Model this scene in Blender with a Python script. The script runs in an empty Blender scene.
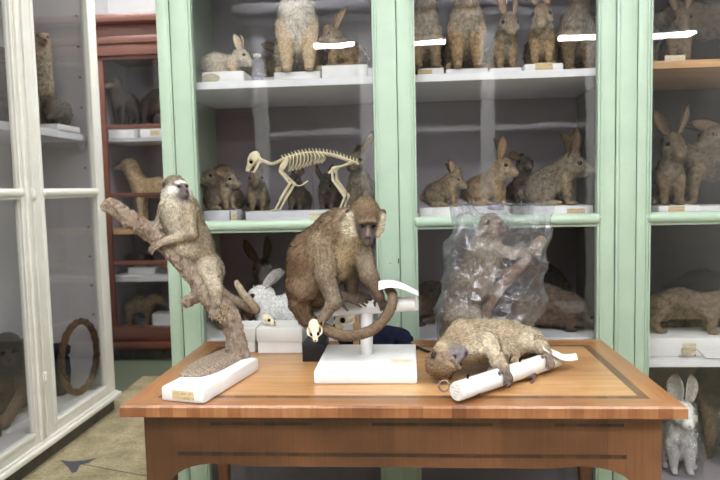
import bpy, bmesh, math
import numpy as np
from mathutils import Vector, Matrix

COL = bpy.context.collection
SC = bpy.context.scene
R = math.radians
rng = np.random.default_rng(7)

# ------------------------------------------------------------------ camera
FPX, CAMH = 650.0, 1.42
def _basis(vp=(408, 187), s=.017):
    dY = np.array([(vp[0] - 360) / FPX, (240 - vp[1]) / FPX, -1.])
    dX = np.array([1, s, dY[0] + s * dY[1]])
    dX /= np.linalg.norm(dX); dY /= np.linalg.norm(dY)
    return np.stack([dX, dY, np.cross(dX, dY)])
CM = _basis()
def ray(px, py): return CM @ np.array([(px - 360) / FPX, (240 - py) / FPX, -1.])
def P(px, py, Y):
    d = ray(px, py); k = Y / d[1]
    return np.array([d[0] * k, Y, CAMH + d[2] * k])
def PZ(px, py, z):
    d = ray(px, py); k = (z - CAMH) / d[2]
    return np.array([d[0] * k, d[1] * k, z])
def PX(px, py, x):
    d = ray(px, py); k = x / d[0]
    return np.array([x, d[1] * k, CAMH + d[2] * k])

cam = bpy.data.cameras.new('camera')
cam.sensor_width = 36; cam.lens = FPX / 720 * 36; cam.clip_start = .02
cam.dof.use_dof = True; cam.dof.focus_distance = 2.15; cam.dof.aperture_fstop = 3.5
camo = bpy.data.objects.new('camera', cam); COL.objects.link(camo)
m4 = Matrix([list(r) + [0] for r in CM.tolist()] + [[0, 0, 0, 1]])
m4.translation = (0, 0, CAMH)
camo.matrix_world = m4
SC.camera = camo

# ------------------------------------------------------------------ materials
def lin(c):
    return tuple(((v / 255) / 12.92 if v / 255 <= .04045 else ((v / 255 + .055) / 1.055) ** 2.4) for v in c)
def rgba(c): return (*lin(c), 1)
class NT:
    def __init__(s, name):
        s.m = bpy.data.materials.new(name); s.m.use_nodes = True
        s.t = s.m.node_tree; s.n = s.t.nodes; s.l = s.t.links
        s.b = s.n['Principled BSDF']; s.out = s.n['Material Output']
    def new(s, typ, **kw):
        n = s.n.new(typ)
        for k, v in kw.items():
            if k.startswith('_'): setattr(n, k[1:], v)
            else: n.inputs[k.replace('__', ' ')].default_value = v
        return n
    def link(s, a, b): s.l.new(a, b)
    def ramp(s, fac, stops):
        r = s.n.new('ShaderNodeValToRGB'); cr = r.color_ramp
        while len(cr.elements) < len(stops): cr.elements.new(.5)
        for e, (p, c) in zip(cr.elements, stops): e.position = p; e.color = c
        s.link(fac, r.inputs['Fac']); return r.outputs['Color']
    def coord(s, scale=(1, 1, 1), rot=(0, 0, 0), kind='Object'):
        c = s.n.new('ShaderNodeTexCoord'); mp = s.n.new('ShaderNodeMapping')
        mp.inputs['Scale'].default_value = scale; mp.inputs['Rotation'].default_value = rot
        s.link(c.outputs[kind], mp.inputs['Vector']); return mp.outputs['Vector']
    def noise(s, vec, scale, detail=4, rough=.5, dist=0):
        n = s.new('ShaderNodeTexNoise', Scale=scale, Detail=detail, Roughness=rough, Distortion=dist)
        s.link(vec, n.inputs['Vector']); return n.outputs['Fac']
    def mix(s, fac, a, b, mode='MIX'):
        n = s.n.new('ShaderNodeMix'); n.data_type = 'RGBA'; n.blend_type = mode
        if hasattr(fac, 'links'): s.link(fac, n.inputs[0])
        else: n.inputs[0].default_value = fac
        for v, i in ((a, 6), (b, 7)):
            if hasattr(v, 'links'): s.link(v, n.inputs[i])
            else: n.inputs[i].default_value = v
        return n.outputs[2]
    def bump(s, h, strength=.3, dist=.002):
        n = s.new('ShaderNodeBump', Strength=strength, Distance=dist)
        s.link(h, n.inputs['Height']); s.link(n.outputs['Normal'], s.b.inputs['Normal'])
    def math(s, op, a, b=None):
        n = s.n.new('ShaderNodeMath'); n.operation = op
        for v, i in ((a, 0), (b, 1)):
            if v is None: continue
            if hasattr(v, 'links'): s.link(v, n.inputs[i])
            else: n.inputs[i].default_value = v
        return n.outputs[0]

def mottled(name, c1, c2, scale=6, rough=.5, spec=.4, bump=0, bscale=60, metal=0, stretch=(1, 1, 1)):
    t = NT(name); v = t.coord(stretch)
    f = t.noise(v, scale, 6, .6)
    t.link(t.ramp(f, [(.3, rgba(c1)), (.7, rgba(c2))]), t.b.inputs['Base Color'])
    t.b.inputs['Roughness'].default_value = rough
    t.b.inputs['Specular IOR Level'].default_value = spec
    t.b.inputs['Metallic'].default_value = metal
    if bump: t.bump(t.noise(v, bscale, 5, .6), bump, .003)
    return t.m

def fur_mat(name='fur', lo=.62, hi=1.36, sc=100):
    t = NT(name); a = t.n.new('ShaderNodeVertexColor'); a.layer_name = 'Col'
    v = t.coord()
    f = t.noise(v, sc, 6, .75)
    g = t.ramp(f, [(.34, (lo, lo, lo, 1)), (.66, (hi, hi, hi, 1))])
    t.link(t.mix(1., a.outputs['Color'], g, 'MULTIPLY'), t.b.inputs['Base Color'])
    t.b.inputs['Roughness'].default_value = .8
    t.b.inputs['Specular IOR Level'].default_value = .15
    t.bump(t.noise(v, 160, 4, .7), .5, .004)
    return t.m

def wood_mat(name, dark, mid, light, axis=0, rough=.32, fine=30, coat=.2):
    t = NT(name)
    sc = [9., 9., 9.]; sc[axis] = .6
    v = t.coord(tuple(sc))
    f = t.noise(v, 1.6, 8, .65, .6)
    sc2 = [60., 60., 60.]; sc2[axis] = 2.0
    f2 = t.noise(t.coord(tuple(sc2)), 2.5, 5, .7)
    f3 = t.noise(t.coord((1, 1, 1)), 2.2, 3)
    base = t.ramp(f, [(.25, rgba(dark)), (.5, rgba(mid)), (.78, rgba(light))])
    streak = t.ramp(f2, [(.3, (.62, .58, .55, 1)), (.62, (1.05, 1.05, 1.05, 1))])
    blot = t.ramp(f3, [(.3, (.82, .8, .8, 1)), (.7, (1.12, 1.1, 1.06, 1))])
    t.link(t.mix(1., t.mix(.75, base, streak, 'MULTIPLY'), blot, 'MULTIPLY'), t.b.inputs['Base Color'])
    t.b.inputs['Roughness'].default_value = rough
    t.b.inputs['Coat Weight'].default_value = coat
    t.b.inputs['Coat Roughness'].default_value = .18
    t.bump(f2, .08, .001)
    return t.m

def table_top_mat():
    t = NT('walnut_veneer_top')
    v = t.coord((.8, 7, 7))
    f = t.noise(v, 1.8, 8, .62, .8)
    base = t.ramp(f, [(.22, rgba((156, 108, 66))), (.5, rgba((194, 148, 98))), (.8, rgba((214, 174, 124)))])
    br = t.new('ShaderNodeTexBrick', Scale=1., Mortar__Size=.0, Brick__Width=.55, Row__Height=.155)
    br.inputs['Color1'].default_value = (.8, .78, .76, 1); br.inputs['Color2'].default_value = (1.1, 1.08, 1.06, 1)
    br.offset = .37
    t.link(t.coord(), br.inputs['Vector'])
    f2 = t.noise(t.coord((2, 60, 60)), 2.5, 5, .7)
    streak = t.ramp(f2, [(.3, (.75, .72, .7, 1)), (.6, (1.04, 1.04, 1.04, 1))])
    c = t.mix(.8, base, br.outputs['Color'], 'MULTIPLY')
    c = t.mix(.7, c, streak, 'MULTIPLY')
    t.link(c, t.b.inputs['Base Color'])
    t.b.inputs['Roughness'].default_value = .3
    t.b.inputs['Coat Weight'].default_value = .25
    t.b.inputs['Coat Roughness'].default_value = .16
    return t.m

def crossband_mat(name, scale=16, c=((112, 68, 40), (146, 96, 60), (168, 118, 80)), axis=0, rough=.35):
    """blocks of veneer with the grain running across"""
    t = NT(name)
    sc = [.01, .01, .01]; sc[axis] = 1.
    f0 = t.n.new('ShaderNodeTexWhiteNoise'); f0.noise_dimensions = '1D'
    cx = t.n.new('ShaderNodeSeparateXYZ'); tc = t.n.new('ShaderNodeTexCoord')
    t.link(tc.outputs['Object'], cx.inputs[0])
    t.link(t.math('FLOOR', t.math('MULTIPLY', cx.outputs[axis], scale)), f0.inputs['W'])
    s2 = [2., 2., 2.]; s2[axis] = 90.
    f2 = t.noise(t.coord(tuple(s2)), 1.5, 6, .7)
    f3 = t.noise(t.coord((3, 3, 3)), 1.5, 4)
    fa = t.math('ADD', t.math('MULTIPLY', f0.outputs['Value'], .25), t.math('MULTIPLY', f3, .75))
    base = t.ramp(fa, [(.3, rgba(c[0])), (.5, rgba(c[1])), (.72, rgba(c[2]))])
    st = t.ramp(f2, [(.3, (.7, .66, .62, 1)), (.65, (1.06, 1.05, 1.05, 1))])
    t.link(t.mix(.8, base, st, 'MULTIPLY'), t.b.inputs['Base Color'])
    t.b.inputs['Roughness'].default_value = rough
    t.b.inputs['Coat Weight'].default_value = .15; t.b.inputs['Coat Roughness'].default_value = .25
    return t.m

def glass_mat(name, tint=(.965, .97, .968), f0=.045, wob=.0):
    t = NT(name); t.n.remove(t.b)
    geo = t.n.new('ShaderNodeNewGeometry')
    dp = t.n.new('ShaderNodeVectorMath'); dp.operation = 'DOT_PRODUCT'
    t.link(geo.outputs['Normal'], dp.inputs[0]); t.link(geo.outputs['Incoming'], dp.inputs[1])
    k = t.math('POWER', t.math('SUBTRACT', 1., t.math('ABSOLUTE', dp.outputs['Value'])), 5.)
    fac = t.math('ADD', t.math('MULTIPLY', k, 1 - f0), f0)
    tr = t.n.new('ShaderNodeBsdfTransparent'); tr.inputs[0].default_value = (*tint, 1)
    gl = t.n.new('ShaderNodeBsdfGlossy'); gl.inputs['Roughness'].default_value = .0
    if wob:
        bp = t.new('ShaderNodeBump', Strength=wob, Distance=.01)
        t.link(t.noise(t.coord(), 7, 2), bp.inputs['Height']); t.link(bp.outputs[0], gl.inputs['Normal'])
    mx = t.n.new('ShaderNodeMixShader')
    t.link(fac, mx.inputs[0]); t.link(tr.outputs[0], mx.inputs[1]); t.link(gl.outputs[0], mx.inputs[2])
    t.link(mx.outputs[0], t.out.inputs['Surface'])
    return t.m

def film_mat(name, haze=.06, f0=.115, tint=(.945, .945, .97), hazecol=(.66, .64, .94), rough=.10):
    """thin clear plastic film: transparent, a trace of haze, glossy"""
    t = NT(name); t.n.remove(t.b)
    geo = t.n.new('ShaderNodeNewGeometry')
    bp = t.new('ShaderNodeBump', Strength=.8, Distance=.012)
    t.link(t.noise(t.coord(), 30, 3, .55, 1.2), bp.inputs['Height'])
    dp = t.n.new('ShaderNodeVectorMath'); dp.operation = 'DOT_PRODUCT'
    t.link(bp.outputs[0], dp.inputs[0]); t.link(geo.outputs['Incoming'], dp.inputs[1])
    k = t.math('POWER', t.math('SUBTRACT', 1., t.math('ABSOLUTE', dp.outputs['Value'])), 3.5)
    fac = t.math('ADD', t.math('MULTIPLY', k, 1 - f0), f0)
    tr = t.n.new('ShaderNodeBsdfTransparent'); tr.inputs[0].default_value = (*tint, 1)
    gl = t.n.new('ShaderNodeBsdfGlossy'); gl.inputs['Roughness'].default_value = rough
    t.link(bp.outputs[0], gl.inputs['Normal'])
    tl = t.n.new('ShaderNodeBsdfTranslucent'); tl.inputs[0].default_value = (*hazecol, 1)
    b = t.n.new('ShaderNodeMixShader'); b.inputs[0].default_value = haze
    t.link(tr.outputs[0], b.inputs[1]); t.link(tl.outputs[0], b.inputs[2])
    c = t.n.new('ShaderNodeMixShader')
    t.link(fac, c.inputs[0]); t.link(b.outputs[0], c.inputs[1]); t.link(gl.outputs[0], c.inputs[2])
    t.link(c.outputs[0], t.out.inputs['Surface'])
    return t.m

def emit_mat(name, col, strength):
    t = NT(name); t.n.remove(t.b)
    e = t.n.new('ShaderNodeEmission'); e.inputs[0].default_value = (*col, 1); e.inputs[1].default_value = strength
    t.link(e.outputs[0], t.out.inputs['Surface']); return t.m

def label_mat(name, paper=(214, 190, 148), ink=(120, 92, 62), rows=80, amount=.55):
    """old paper with rows of faded, unreadable handwriting"""
    t = NT(name); tc = t.n.new('ShaderNodeTexCoord'); sp = t.n.new('ShaderNodeSeparateXYZ')
    t.link(tc.outputs['Object'], sp.inputs[0])
    v = t.coord()
    rowm = t.math('GREATER_THAN', t.math('SINE', t.math('MULTIPLY', sp.outputs[2], rows * 6.28)), -.1)
    scr = t.math('GREATER_THAN', t.noise(t.coord((1, 1, .6)), 260, 3, .7), .53)
    m = t.math('MULTIPLY', t.math('MULTIPLY', rowm, scr), amount)
    pc = t.ramp(t.noise(v, 40, 4), [(.3, rgba(tuple(x * .9 for x in paper))), (.7, rgba(paper))])
    t.link(t.mix(m, pc, rgba(ink)), t.b.inputs['Base Color'])
    t.b.inputs['Roughness'].default_value = .85
    return t.m

M = {}
M['white_wall'] = mottled('white_plaster', (226, 226, 226), (234, 234, 233), 3, .9, .1)
M['ceiling'] = mottled('ceiling_paint', (228, 228, 226), (235, 235, 234), 3, .9, .1)
M['green'] = mottled('green_cabinet_paint', (160, 180, 160), (168, 188, 167), 9, .38, .45, .05, 40)
M['green_groove'] = mottled('green_paint_in_the_joints', (98, 134, 102), (112, 146, 115), 9, .6, .3)
M['white_paint'] = mottled('cream_white_cabinet_paint', (226, 222, 212), (236, 233, 225), 8, .4, .4, .04, 50)
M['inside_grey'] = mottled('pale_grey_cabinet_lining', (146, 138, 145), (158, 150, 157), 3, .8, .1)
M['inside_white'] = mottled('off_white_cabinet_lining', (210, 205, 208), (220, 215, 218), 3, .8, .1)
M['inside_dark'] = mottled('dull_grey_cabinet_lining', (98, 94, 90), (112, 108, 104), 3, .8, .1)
M['shelf_white'] = mottled('white_shelf_paint', (214, 213, 216), (226, 225, 228), 6, .5, .3)
M['plinth'] = mottled('white_plinth_paint', (216, 214, 212), (230, 229, 228), 7, .55, .3, .05, 90)
M['plinth_grey'] = mottled('greyed_plinth_paint', (186, 184, 190), (204, 202, 208), 7, .6, .25)
M['red_wood'] = wood_mat('red_brown_cabinet_wood', (70, 38, 29), (98, 56, 43), (120, 74, 58), 0, .4)
M['red_wood_v'] = wood_mat('red_brown_upright_wood', (70, 38, 29), (98, 56, 43), (120, 74, 58), 2, .4)
M['shelf_wood'] = wood_mat('pale_pine_shelf_wood', (186, 140, 92), (206, 164, 116), (220, 184, 138), 0, .55, coat=0)
M['black_base'] = mottled('dark_marble_base', (46, 42, 38), (86, 80, 70), 14, .35, .4)
M['table_top'] = table_top_mat()
M['table_edge'] = crossband_mat('cross_grain_edge_veneer', 24)
M['table_band'] = wood_mat('walnut_border_veneer', (140, 92, 54), (172, 122, 78), (194, 148, 100), 1, .3)
M['table_apron'] = crossband_mat('apron_veneer', 3.2, ((80, 50, 30), (104, 67, 42), (122, 83, 55)), 0)
M['table_dark'] = crossband_mat('dark_inlay_veneer', 30, ((84, 62, 44), (110, 82, 57), (136, 104, 73)), 0)
M['apron_inlay'] = crossband_mat('dark_apron_inlay', 30, ((40, 26, 18), (58, 38, 26), (84, 56, 38)), 0)
M['table_leg'] = wood_mat('walnut_leg_wood', (80, 47, 29), (104, 64, 40), (122, 80, 52), 2, .38)
M['glass'] = glass_mat('old_window_glass', f0=.05, wob=.03)
M['glass_back'] = glass_mat('far_window_glass', f0=.02)
M['bag'] = film_mat('clear_plastic_film')
M['bag2'] = film_mat('dusty_plastic_film', .12, .08)
M['fur'] = fur_mat()
M['hare_fur'] = fur_mat('grizzled_fur', .42, 1.5, 52)
M['bone'] = mottled('ivory_bone', (206, 190, 152), (230, 218, 186), 30, .55, .35, .1, 90)
M['skull'] = mottled('pale_skull_bone', (214, 202, 172), (236, 228, 206), 30, .55, .35, .1, 120)
M['dark'] = mottled('blackish_hollow', (18, 15, 13), (34, 28, 24), 20, .9, .1)
M['eye'] = mottled('dark_glass_eye', (14, 9, 6), (22, 14, 9), 20, .06, .6)
M['paper'] = mottled('white_paper', (216, 215, 212), (226, 225, 222), 12, .8, .15)
M['label'] = label_mat('old_handwritten_label')
M['label_pale'] = label_mat('pale_handwritten_label', (222, 208, 178), (140, 116, 88))
M['label_grey'] = label_mat('grey_handwritten_label', (196, 184, 160), (130, 112, 90))
M['tube_print'] = label_mat('white_disc_with_faded_print', (232, 230, 226), (160, 156, 152), 110, .6)
M['tube'] = mottled('smooth_white_tube', (216, 214, 212), (228, 227, 225), 5, .42, .4)
M['box_card'] = mottled('white_card_box', (224, 224, 222), (236, 236, 234), 6, .75, .15)
M['black_box'] = mottled('black_leatherette', (24, 24, 30), (38, 38, 46), 30, .42, .4)
M['navy'] = mottled('navy_cloth', (20, 22, 40), (36, 38, 60), 30, .9, .1, .3, 120)
M['metal'] = mottled('dull_steel', (90, 88, 86), (130, 126, 122), 20, .35, .5, metal=1)
M['wire'] = mottled('rusty_wire', (110, 92, 80), (150, 130, 116), 20, .45, .5, metal=.6)
M['lamp'] = emit_mat('fluorescent_tube', (.97, .985, 1.0), 30.)
M['diffuser'] = emit_mat('lamp_diffuser', (.97, .985, 1.0), 14.)
M['housing'] = mottled('white_lamp_housing', (226, 226, 226), (236, 236, 236), 6, .5, .3)
M['rope'] = mottled('brown_wicker', (70, 52, 38), (112, 88, 66), 50, .85, .15, .5, 60)
M['stud'] = mottled('red_bead', (190, 50, 44), (200, 60, 52), 20, .4, .4)

def bark_mat():
    t = NT('rough_bark')
    v = t.coord((1, 1, 1))
    f = t.noise(t.coord((34, 34, 20)), 1.9, 9, .75, 1.2)
    f2 = t.noise(v, 14, 5, .6)
    c = t.ramp(f, [(.28, rgba((54, 42, 35))), (.43, rgba((112, 94, 80))), (.58, rgba((158, 140, 122))), (.75, rgba((198, 184, 166)))])
    t.link(t.mix(.35, c, t.ramp(f2, [(.35, rgba((112, 90, 76))), (.65, rgba((186, 172, 156)))])), t.b.inputs['Base Color'])
    t.b.inputs['Roughness'].default_value = .9
    t.b.inputs['Specular IOR Level'].default_value = .15
    t.bump(f, .9, .008)
    return t.m
M['bark'] = bark_mat()
M['cut_wood'] = mottled('weathered_cut_wood', (112, 88, 68), (190, 162, 128), 40, .9, .1, .6, 60)
M['fray'] = mottled('torn_pale_wood', (150, 130, 104), (192, 172, 144), 60, .9, .1, .8, 90, stretch=(3, 3, 1))
M['grit'] = mottled('coarse_grey_grit', (92, 80, 68), (176, 160, 142), 160, .95, .1, 1., 220)

def floor_mat():
    t = NT('speckled_terrazzo'); v = t.coord()
    f = t.noise(v, 62, 4, .75); f2 = t.noise(v, 7, 6, .7)
    c = t.ramp(f2, [(.3, rgba((124, 114, 86))), (.52, rgba((162, 150, 118))), (.75, rgba((184, 174, 144)))])
    s = t.ramp(f, [(.34, (.4, .38, .35, 1)), (.47, (1, 1, 1, 1)), (.64, (1.22, 1.2, 1.16, 1))])
    t.link(t.mix(.85, c, s, 'MULTIPLY'), t.b.inputs['Base Color'])
    t.b.inputs['Roughness'].default_value = .42
    return t.m
M['floor'] = floor_mat()
M['floor_green'] = mottled('dark_green_terrazzo', (70, 80, 66), (112, 118, 98), 60, .35, .4)
M['floor_dark'] = mottled('dark_floor_patch', (62, 62, 72), (86, 86, 94), 40, .6, .3)

# ------------------------------------------------------------------ mesh helpers
ORG = {}
def link(o, parent=None, org=None):
    COL.objects.link(o)
    if parent is not None: o.parent = parent
def mk(name, V, F, mat, parent=None, smooth=False, colors=None, normals=None, label=None, kind=None, split=40):
    """one mesh object; V in world space, stored relative to the thing's base"""
    V = np.asarray(V, float)
    if parent is not None: org = ORG[parent.name]
    else:
        lo, hi = V.min(0), V.max(0); org = np.array([(lo[0] + hi[0]) / 2, (lo[1] + hi[1]) / 2, lo[2]])
    me = bpy.data.meshes.new(name)
    me.from_pydata((V - org).tolist(), [], [list(map(int, f)) for f in F])
    me.update()
    mats = mat if isinstance(mat, (list, tuple)) else [mat]
    for m in mats: me.materials.append(m)
    if smooth:
        me.polygons.foreach_set('use_smooth', [True] * len(me.polygons))
    if smooth == 'auto':
        me.set_sharp_from_angle(angle=R(split))
    if colors is not None:
        a = me.color_attributes.new('Col', 'FLOAT_COLOR', 'POINT')
        cc = np.ones((len(V), 4)); cc[:, :3] = colors
        a.data.foreach_set('color', cc.ravel())
    if normals is not None:
        me.normals_split_custom_set_from_vertices(normals.tolist())
    o = bpy.data.objects.new(name, me); COL.objects.link(o)
    if parent is not None: o.parent = parent
    else: o.location = org
    ORG[o.name] = org
    if label: o['label'] = label
    if kind: o['kind'] = kind
    return o
def thing(name, loc, label, cat, group=None):
    o = bpy.data.objects.new(name, None); COL.objects.link(o)
    o.empty_display_size = .05
    o.location = [float(x) for x in loc]; ORG[o.name] = np.array(loc, float)
    return tag(o, label, cat, group)
def tag(o, label, cat, group=None):
    o['label'] = label; o['category'] = cat
    if group: o['group'] = group
    return o
def struct(o): o['kind'] = 'structure'; return o

class MB:
    def __init__(s): s.V = []; s.F = []
    def add(s, V, F):
        n = len(s.V); s.V += [tuple(map(float, v)) for v in V]; s.F += [[i + n for i in f] for f in F]; return s
    def box(s, lo, hi, bev=0., seg=1, M3=None, at=None):
        """axis box lo..hi, optional bevel, optional rotation matrix about 'at'"""
        lo, hi = np.array(lo, float), np.array(hi, float)
        bm = bmesh.new(); bmesh.ops.create_cube(bm, size=1.)
        c, d = (lo + hi) / 2, hi - lo
        for v in bm.verts: v.co = Vector((v.co[0] * d[0], v.co[1] * d[1], v.co[2] * d[2]))
        if bev: bmesh.ops.bevel(bm, geom=bm.edges[:], offset=min(bev, d.min() * .45), segments=seg, affect='EDGES', profile=.5)
        bm.verts.index_update()
        V = np.array([v.co[:] for v in bm.verts]) + c
        F = [[v.index for v in f.verts] for f in bm.faces]; bm.free()
        if M3 is not None: V = (V - np.array(at)) @ np.array(M3).T + np.array(at)
        return s.add(V, F)
    def tube(s, pts, rad, n=12, cap=True):
        pts = [np.array(p, float) for p in pts]
        rad = list(rad) if hasattr(rad, '__len__') else [rad] * len(pts)
        V = []; F = []
        t0 = pts[1] - pts[0]; t0 /= np.linalg.norm(t0)
        u = np.cross(t0, [0, 0, 1.]);
        if np.linalg.norm(u) < .05: u = np.cross(t0, [0, 1., 0])
        u /= np.linalg.norm(u)
        for i, p in enumerate(pts):
            t = pts[min(i + 1, len(pts) - 1)] - pts[max(i - 1, 0)]; t /= np.linalg.norm(t) + 1e-12
            u = u - t * u.dot(t); u /= np.linalg.norm(u); w = np.cross(t, u)
            for k in range(n):
                a = 2 * math.pi * k / n
                V.append(p + rad[i] * (u * math.cos(a) + w * math.sin(a)))
        for i in range(len(pts) - 1):
            for k in range(n):
                F.append([i * n + k, i * n + (k + 1) % n, (i + 1) * n + (k + 1) % n, (i + 1) * n + k])
        if cap: F.append(list(range(n))[::-1]); F.append([(len(pts) - 1) * n + k for k in range(n)])
        return s.add(V, F)
    def prism(s, poly, d):
        """poly: list of 3D points (planar), extruded by vector d"""
        n = len(poly); poly = [np.array(p, float) for p in poly]; d = np.array(d, float)
        V = poly + [p + d for p in poly]
        F = [list(range(n))[::-1], [n + i for i in range(n)]] + [[i, (i + 1) % n, n + (i + 1) % n, n + i] for i in range(n)]
        return s.add(V, F)
    def lathe(s, prof, c, n=24):
        V = []; F = []; c = np.array(c, float)
        for r, z in prof:
            for k in range(n):
                a = 2 * math.pi * k / n; V.append(c + [r * math.cos(a), r * math.sin(a), z])
        for i in range(len(prof) - 1):
            for k in range(n):
                F.append([i * n + k, i * n + (k + 1) % n, (i + 1) * n + (k + 1) % n, (i + 1) * n + k])
        F.append(list(range(n))[::-1]); F.append([(len(prof) - 1) * n + k for k in range(n)])
        return s.add(V, F)
    def xf(s, M3, t):
        s.V = [tuple(v) for v in (np.array(s.V) @ np.array(M3).T + np.array(t))]; return s
    def build(s, name, mat, parent=None, smooth=False, **kw):
        o = mk(name, s.V, s.F, mat, parent, smooth, **kw)
        bm = bmesh.new(); bm.from_mesh(o.data); bmesh.ops.recalc_face_normals(bm, faces=bm.faces[:]); bm.to_mesh(o.data); bm.free()
        if smooth == 'auto': o.data.set_sharp_from_angle(angle=R(kw.get('split', 40)))
        return o
def rotz(a): return np.array([[math.cos(a), -math.sin(a), 0], [math.sin(a), math.cos(a), 0], [0, 0, 1.]])
def smooth_path(pts, n=8):
    """Catmull-Rom through the points (any dimension)"""
    pts = [np.array(p, float) for p in pts]; pts = [2 * pts[0] - pts[1]] + pts + [2 * pts[-1] - pts[-2]]
    out = []
    for i in range(1, len(pts) - 2):
        for k in range(n):
            t = k / n; a, b, c, d = pts[i - 1:i + 3]
            out.append(.5 * (2 * b + (c - a) * t + (2 * a - 5 * b + 4 * c - d) * t * t + (3 * b - 3 * c + d - a) * t ** 3))
    out.append(pts[-2]); return out

# ------------------------------------------------------------------ organic bodies
def surfnet(f, org, h):
    """closed surface of f < 0 on a grid"""
    s = f < 0
    nx, ny, nz = f.shape
    cnt = np.zeros((nx - 1, ny - 1, nz - 1), int)
    acc = np.zeros((nx - 1, ny - 1, nz - 1, 3)); num = np.zeros((nx - 1, ny - 1, nz - 1))
    sl = lambda a, o: a[o[0]:nx - 1 + o[0], o[1]:ny - 1 + o[1], o[2]:nz - 1 + o[2]]
    offs = [(i, j, k) for i in (0, 1) for j in (0, 1) for k in (0, 1)]
    for o in offs: cnt += sl(s, o)
    for o in offs:
        for ax in range(3):
            if o[ax]: continue
            o2 = list(o); o2[ax] = 1
            a, b = sl(f, o), sl(f, o2); x = (a < 0) != (b < 0)
            t = np.where(x, a / np.where(a == b, 1, a - b), 0)
            for c in range(3):
                acc[..., c] += x * (o[c] + (t if c == ax else 0))
            num += x
    act = (cnt > 0) & (cnt < 8)
    idx = -np.ones(act.shape, int); ii = np.argwhere(act); idx[act] = np.arange(len(ii))
    V = (ii + acc[act] / num[act][:, None]) * h + org
    F = []
    for ax in range(3):
        a, b = [i for i in range(3) if i != ax]
        n1 = [nx, ny, nz]
        s0 = np.take(s, range(n1[ax] - 1), ax); s1 = np.take(s, range(1, n1[ax]), ax)
        e = np.argwhere(s0 != s1)
        e = e[(e[:, a] > 0) & (e[:, b] > 0) & (e[:, a] < n1[a] - 1) & (e[:, b] < n1[b] - 1)]
        if not len(e): continue
        def cell(da, db):
            q = e.copy(); q[:, a] -= da; q[:, b] -= db
            return idx[q[:, 0], q[:, 1], q[:, 2]]
        quad = np.stack([cell(1, 1), cell(0, 1), cell(0, 0), cell(1, 0)], 1)
        flip = s0[e[:, 0], e[:, 1], e[:, 2]]
        if ax == 1: flip = ~flip
        quad[~flip] = quad[~flip][:, ::-1]
        F.append(quad)
    return V, np.concatenate(F)

def frame_of(d, up=(0, 0, 1)):
    d = np.array(d, float); d /= np.linalg.norm(d); up = np.array(up, float)
    s = np.cross(up, d)
    if np.linalg.norm(s) < .05: s = np.cross([1., 0, 0], d)
    s /= np.linalg.norm(s); return np.stack([d, s, np.cross(d, s)])   # rows: forward, left, up

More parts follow.
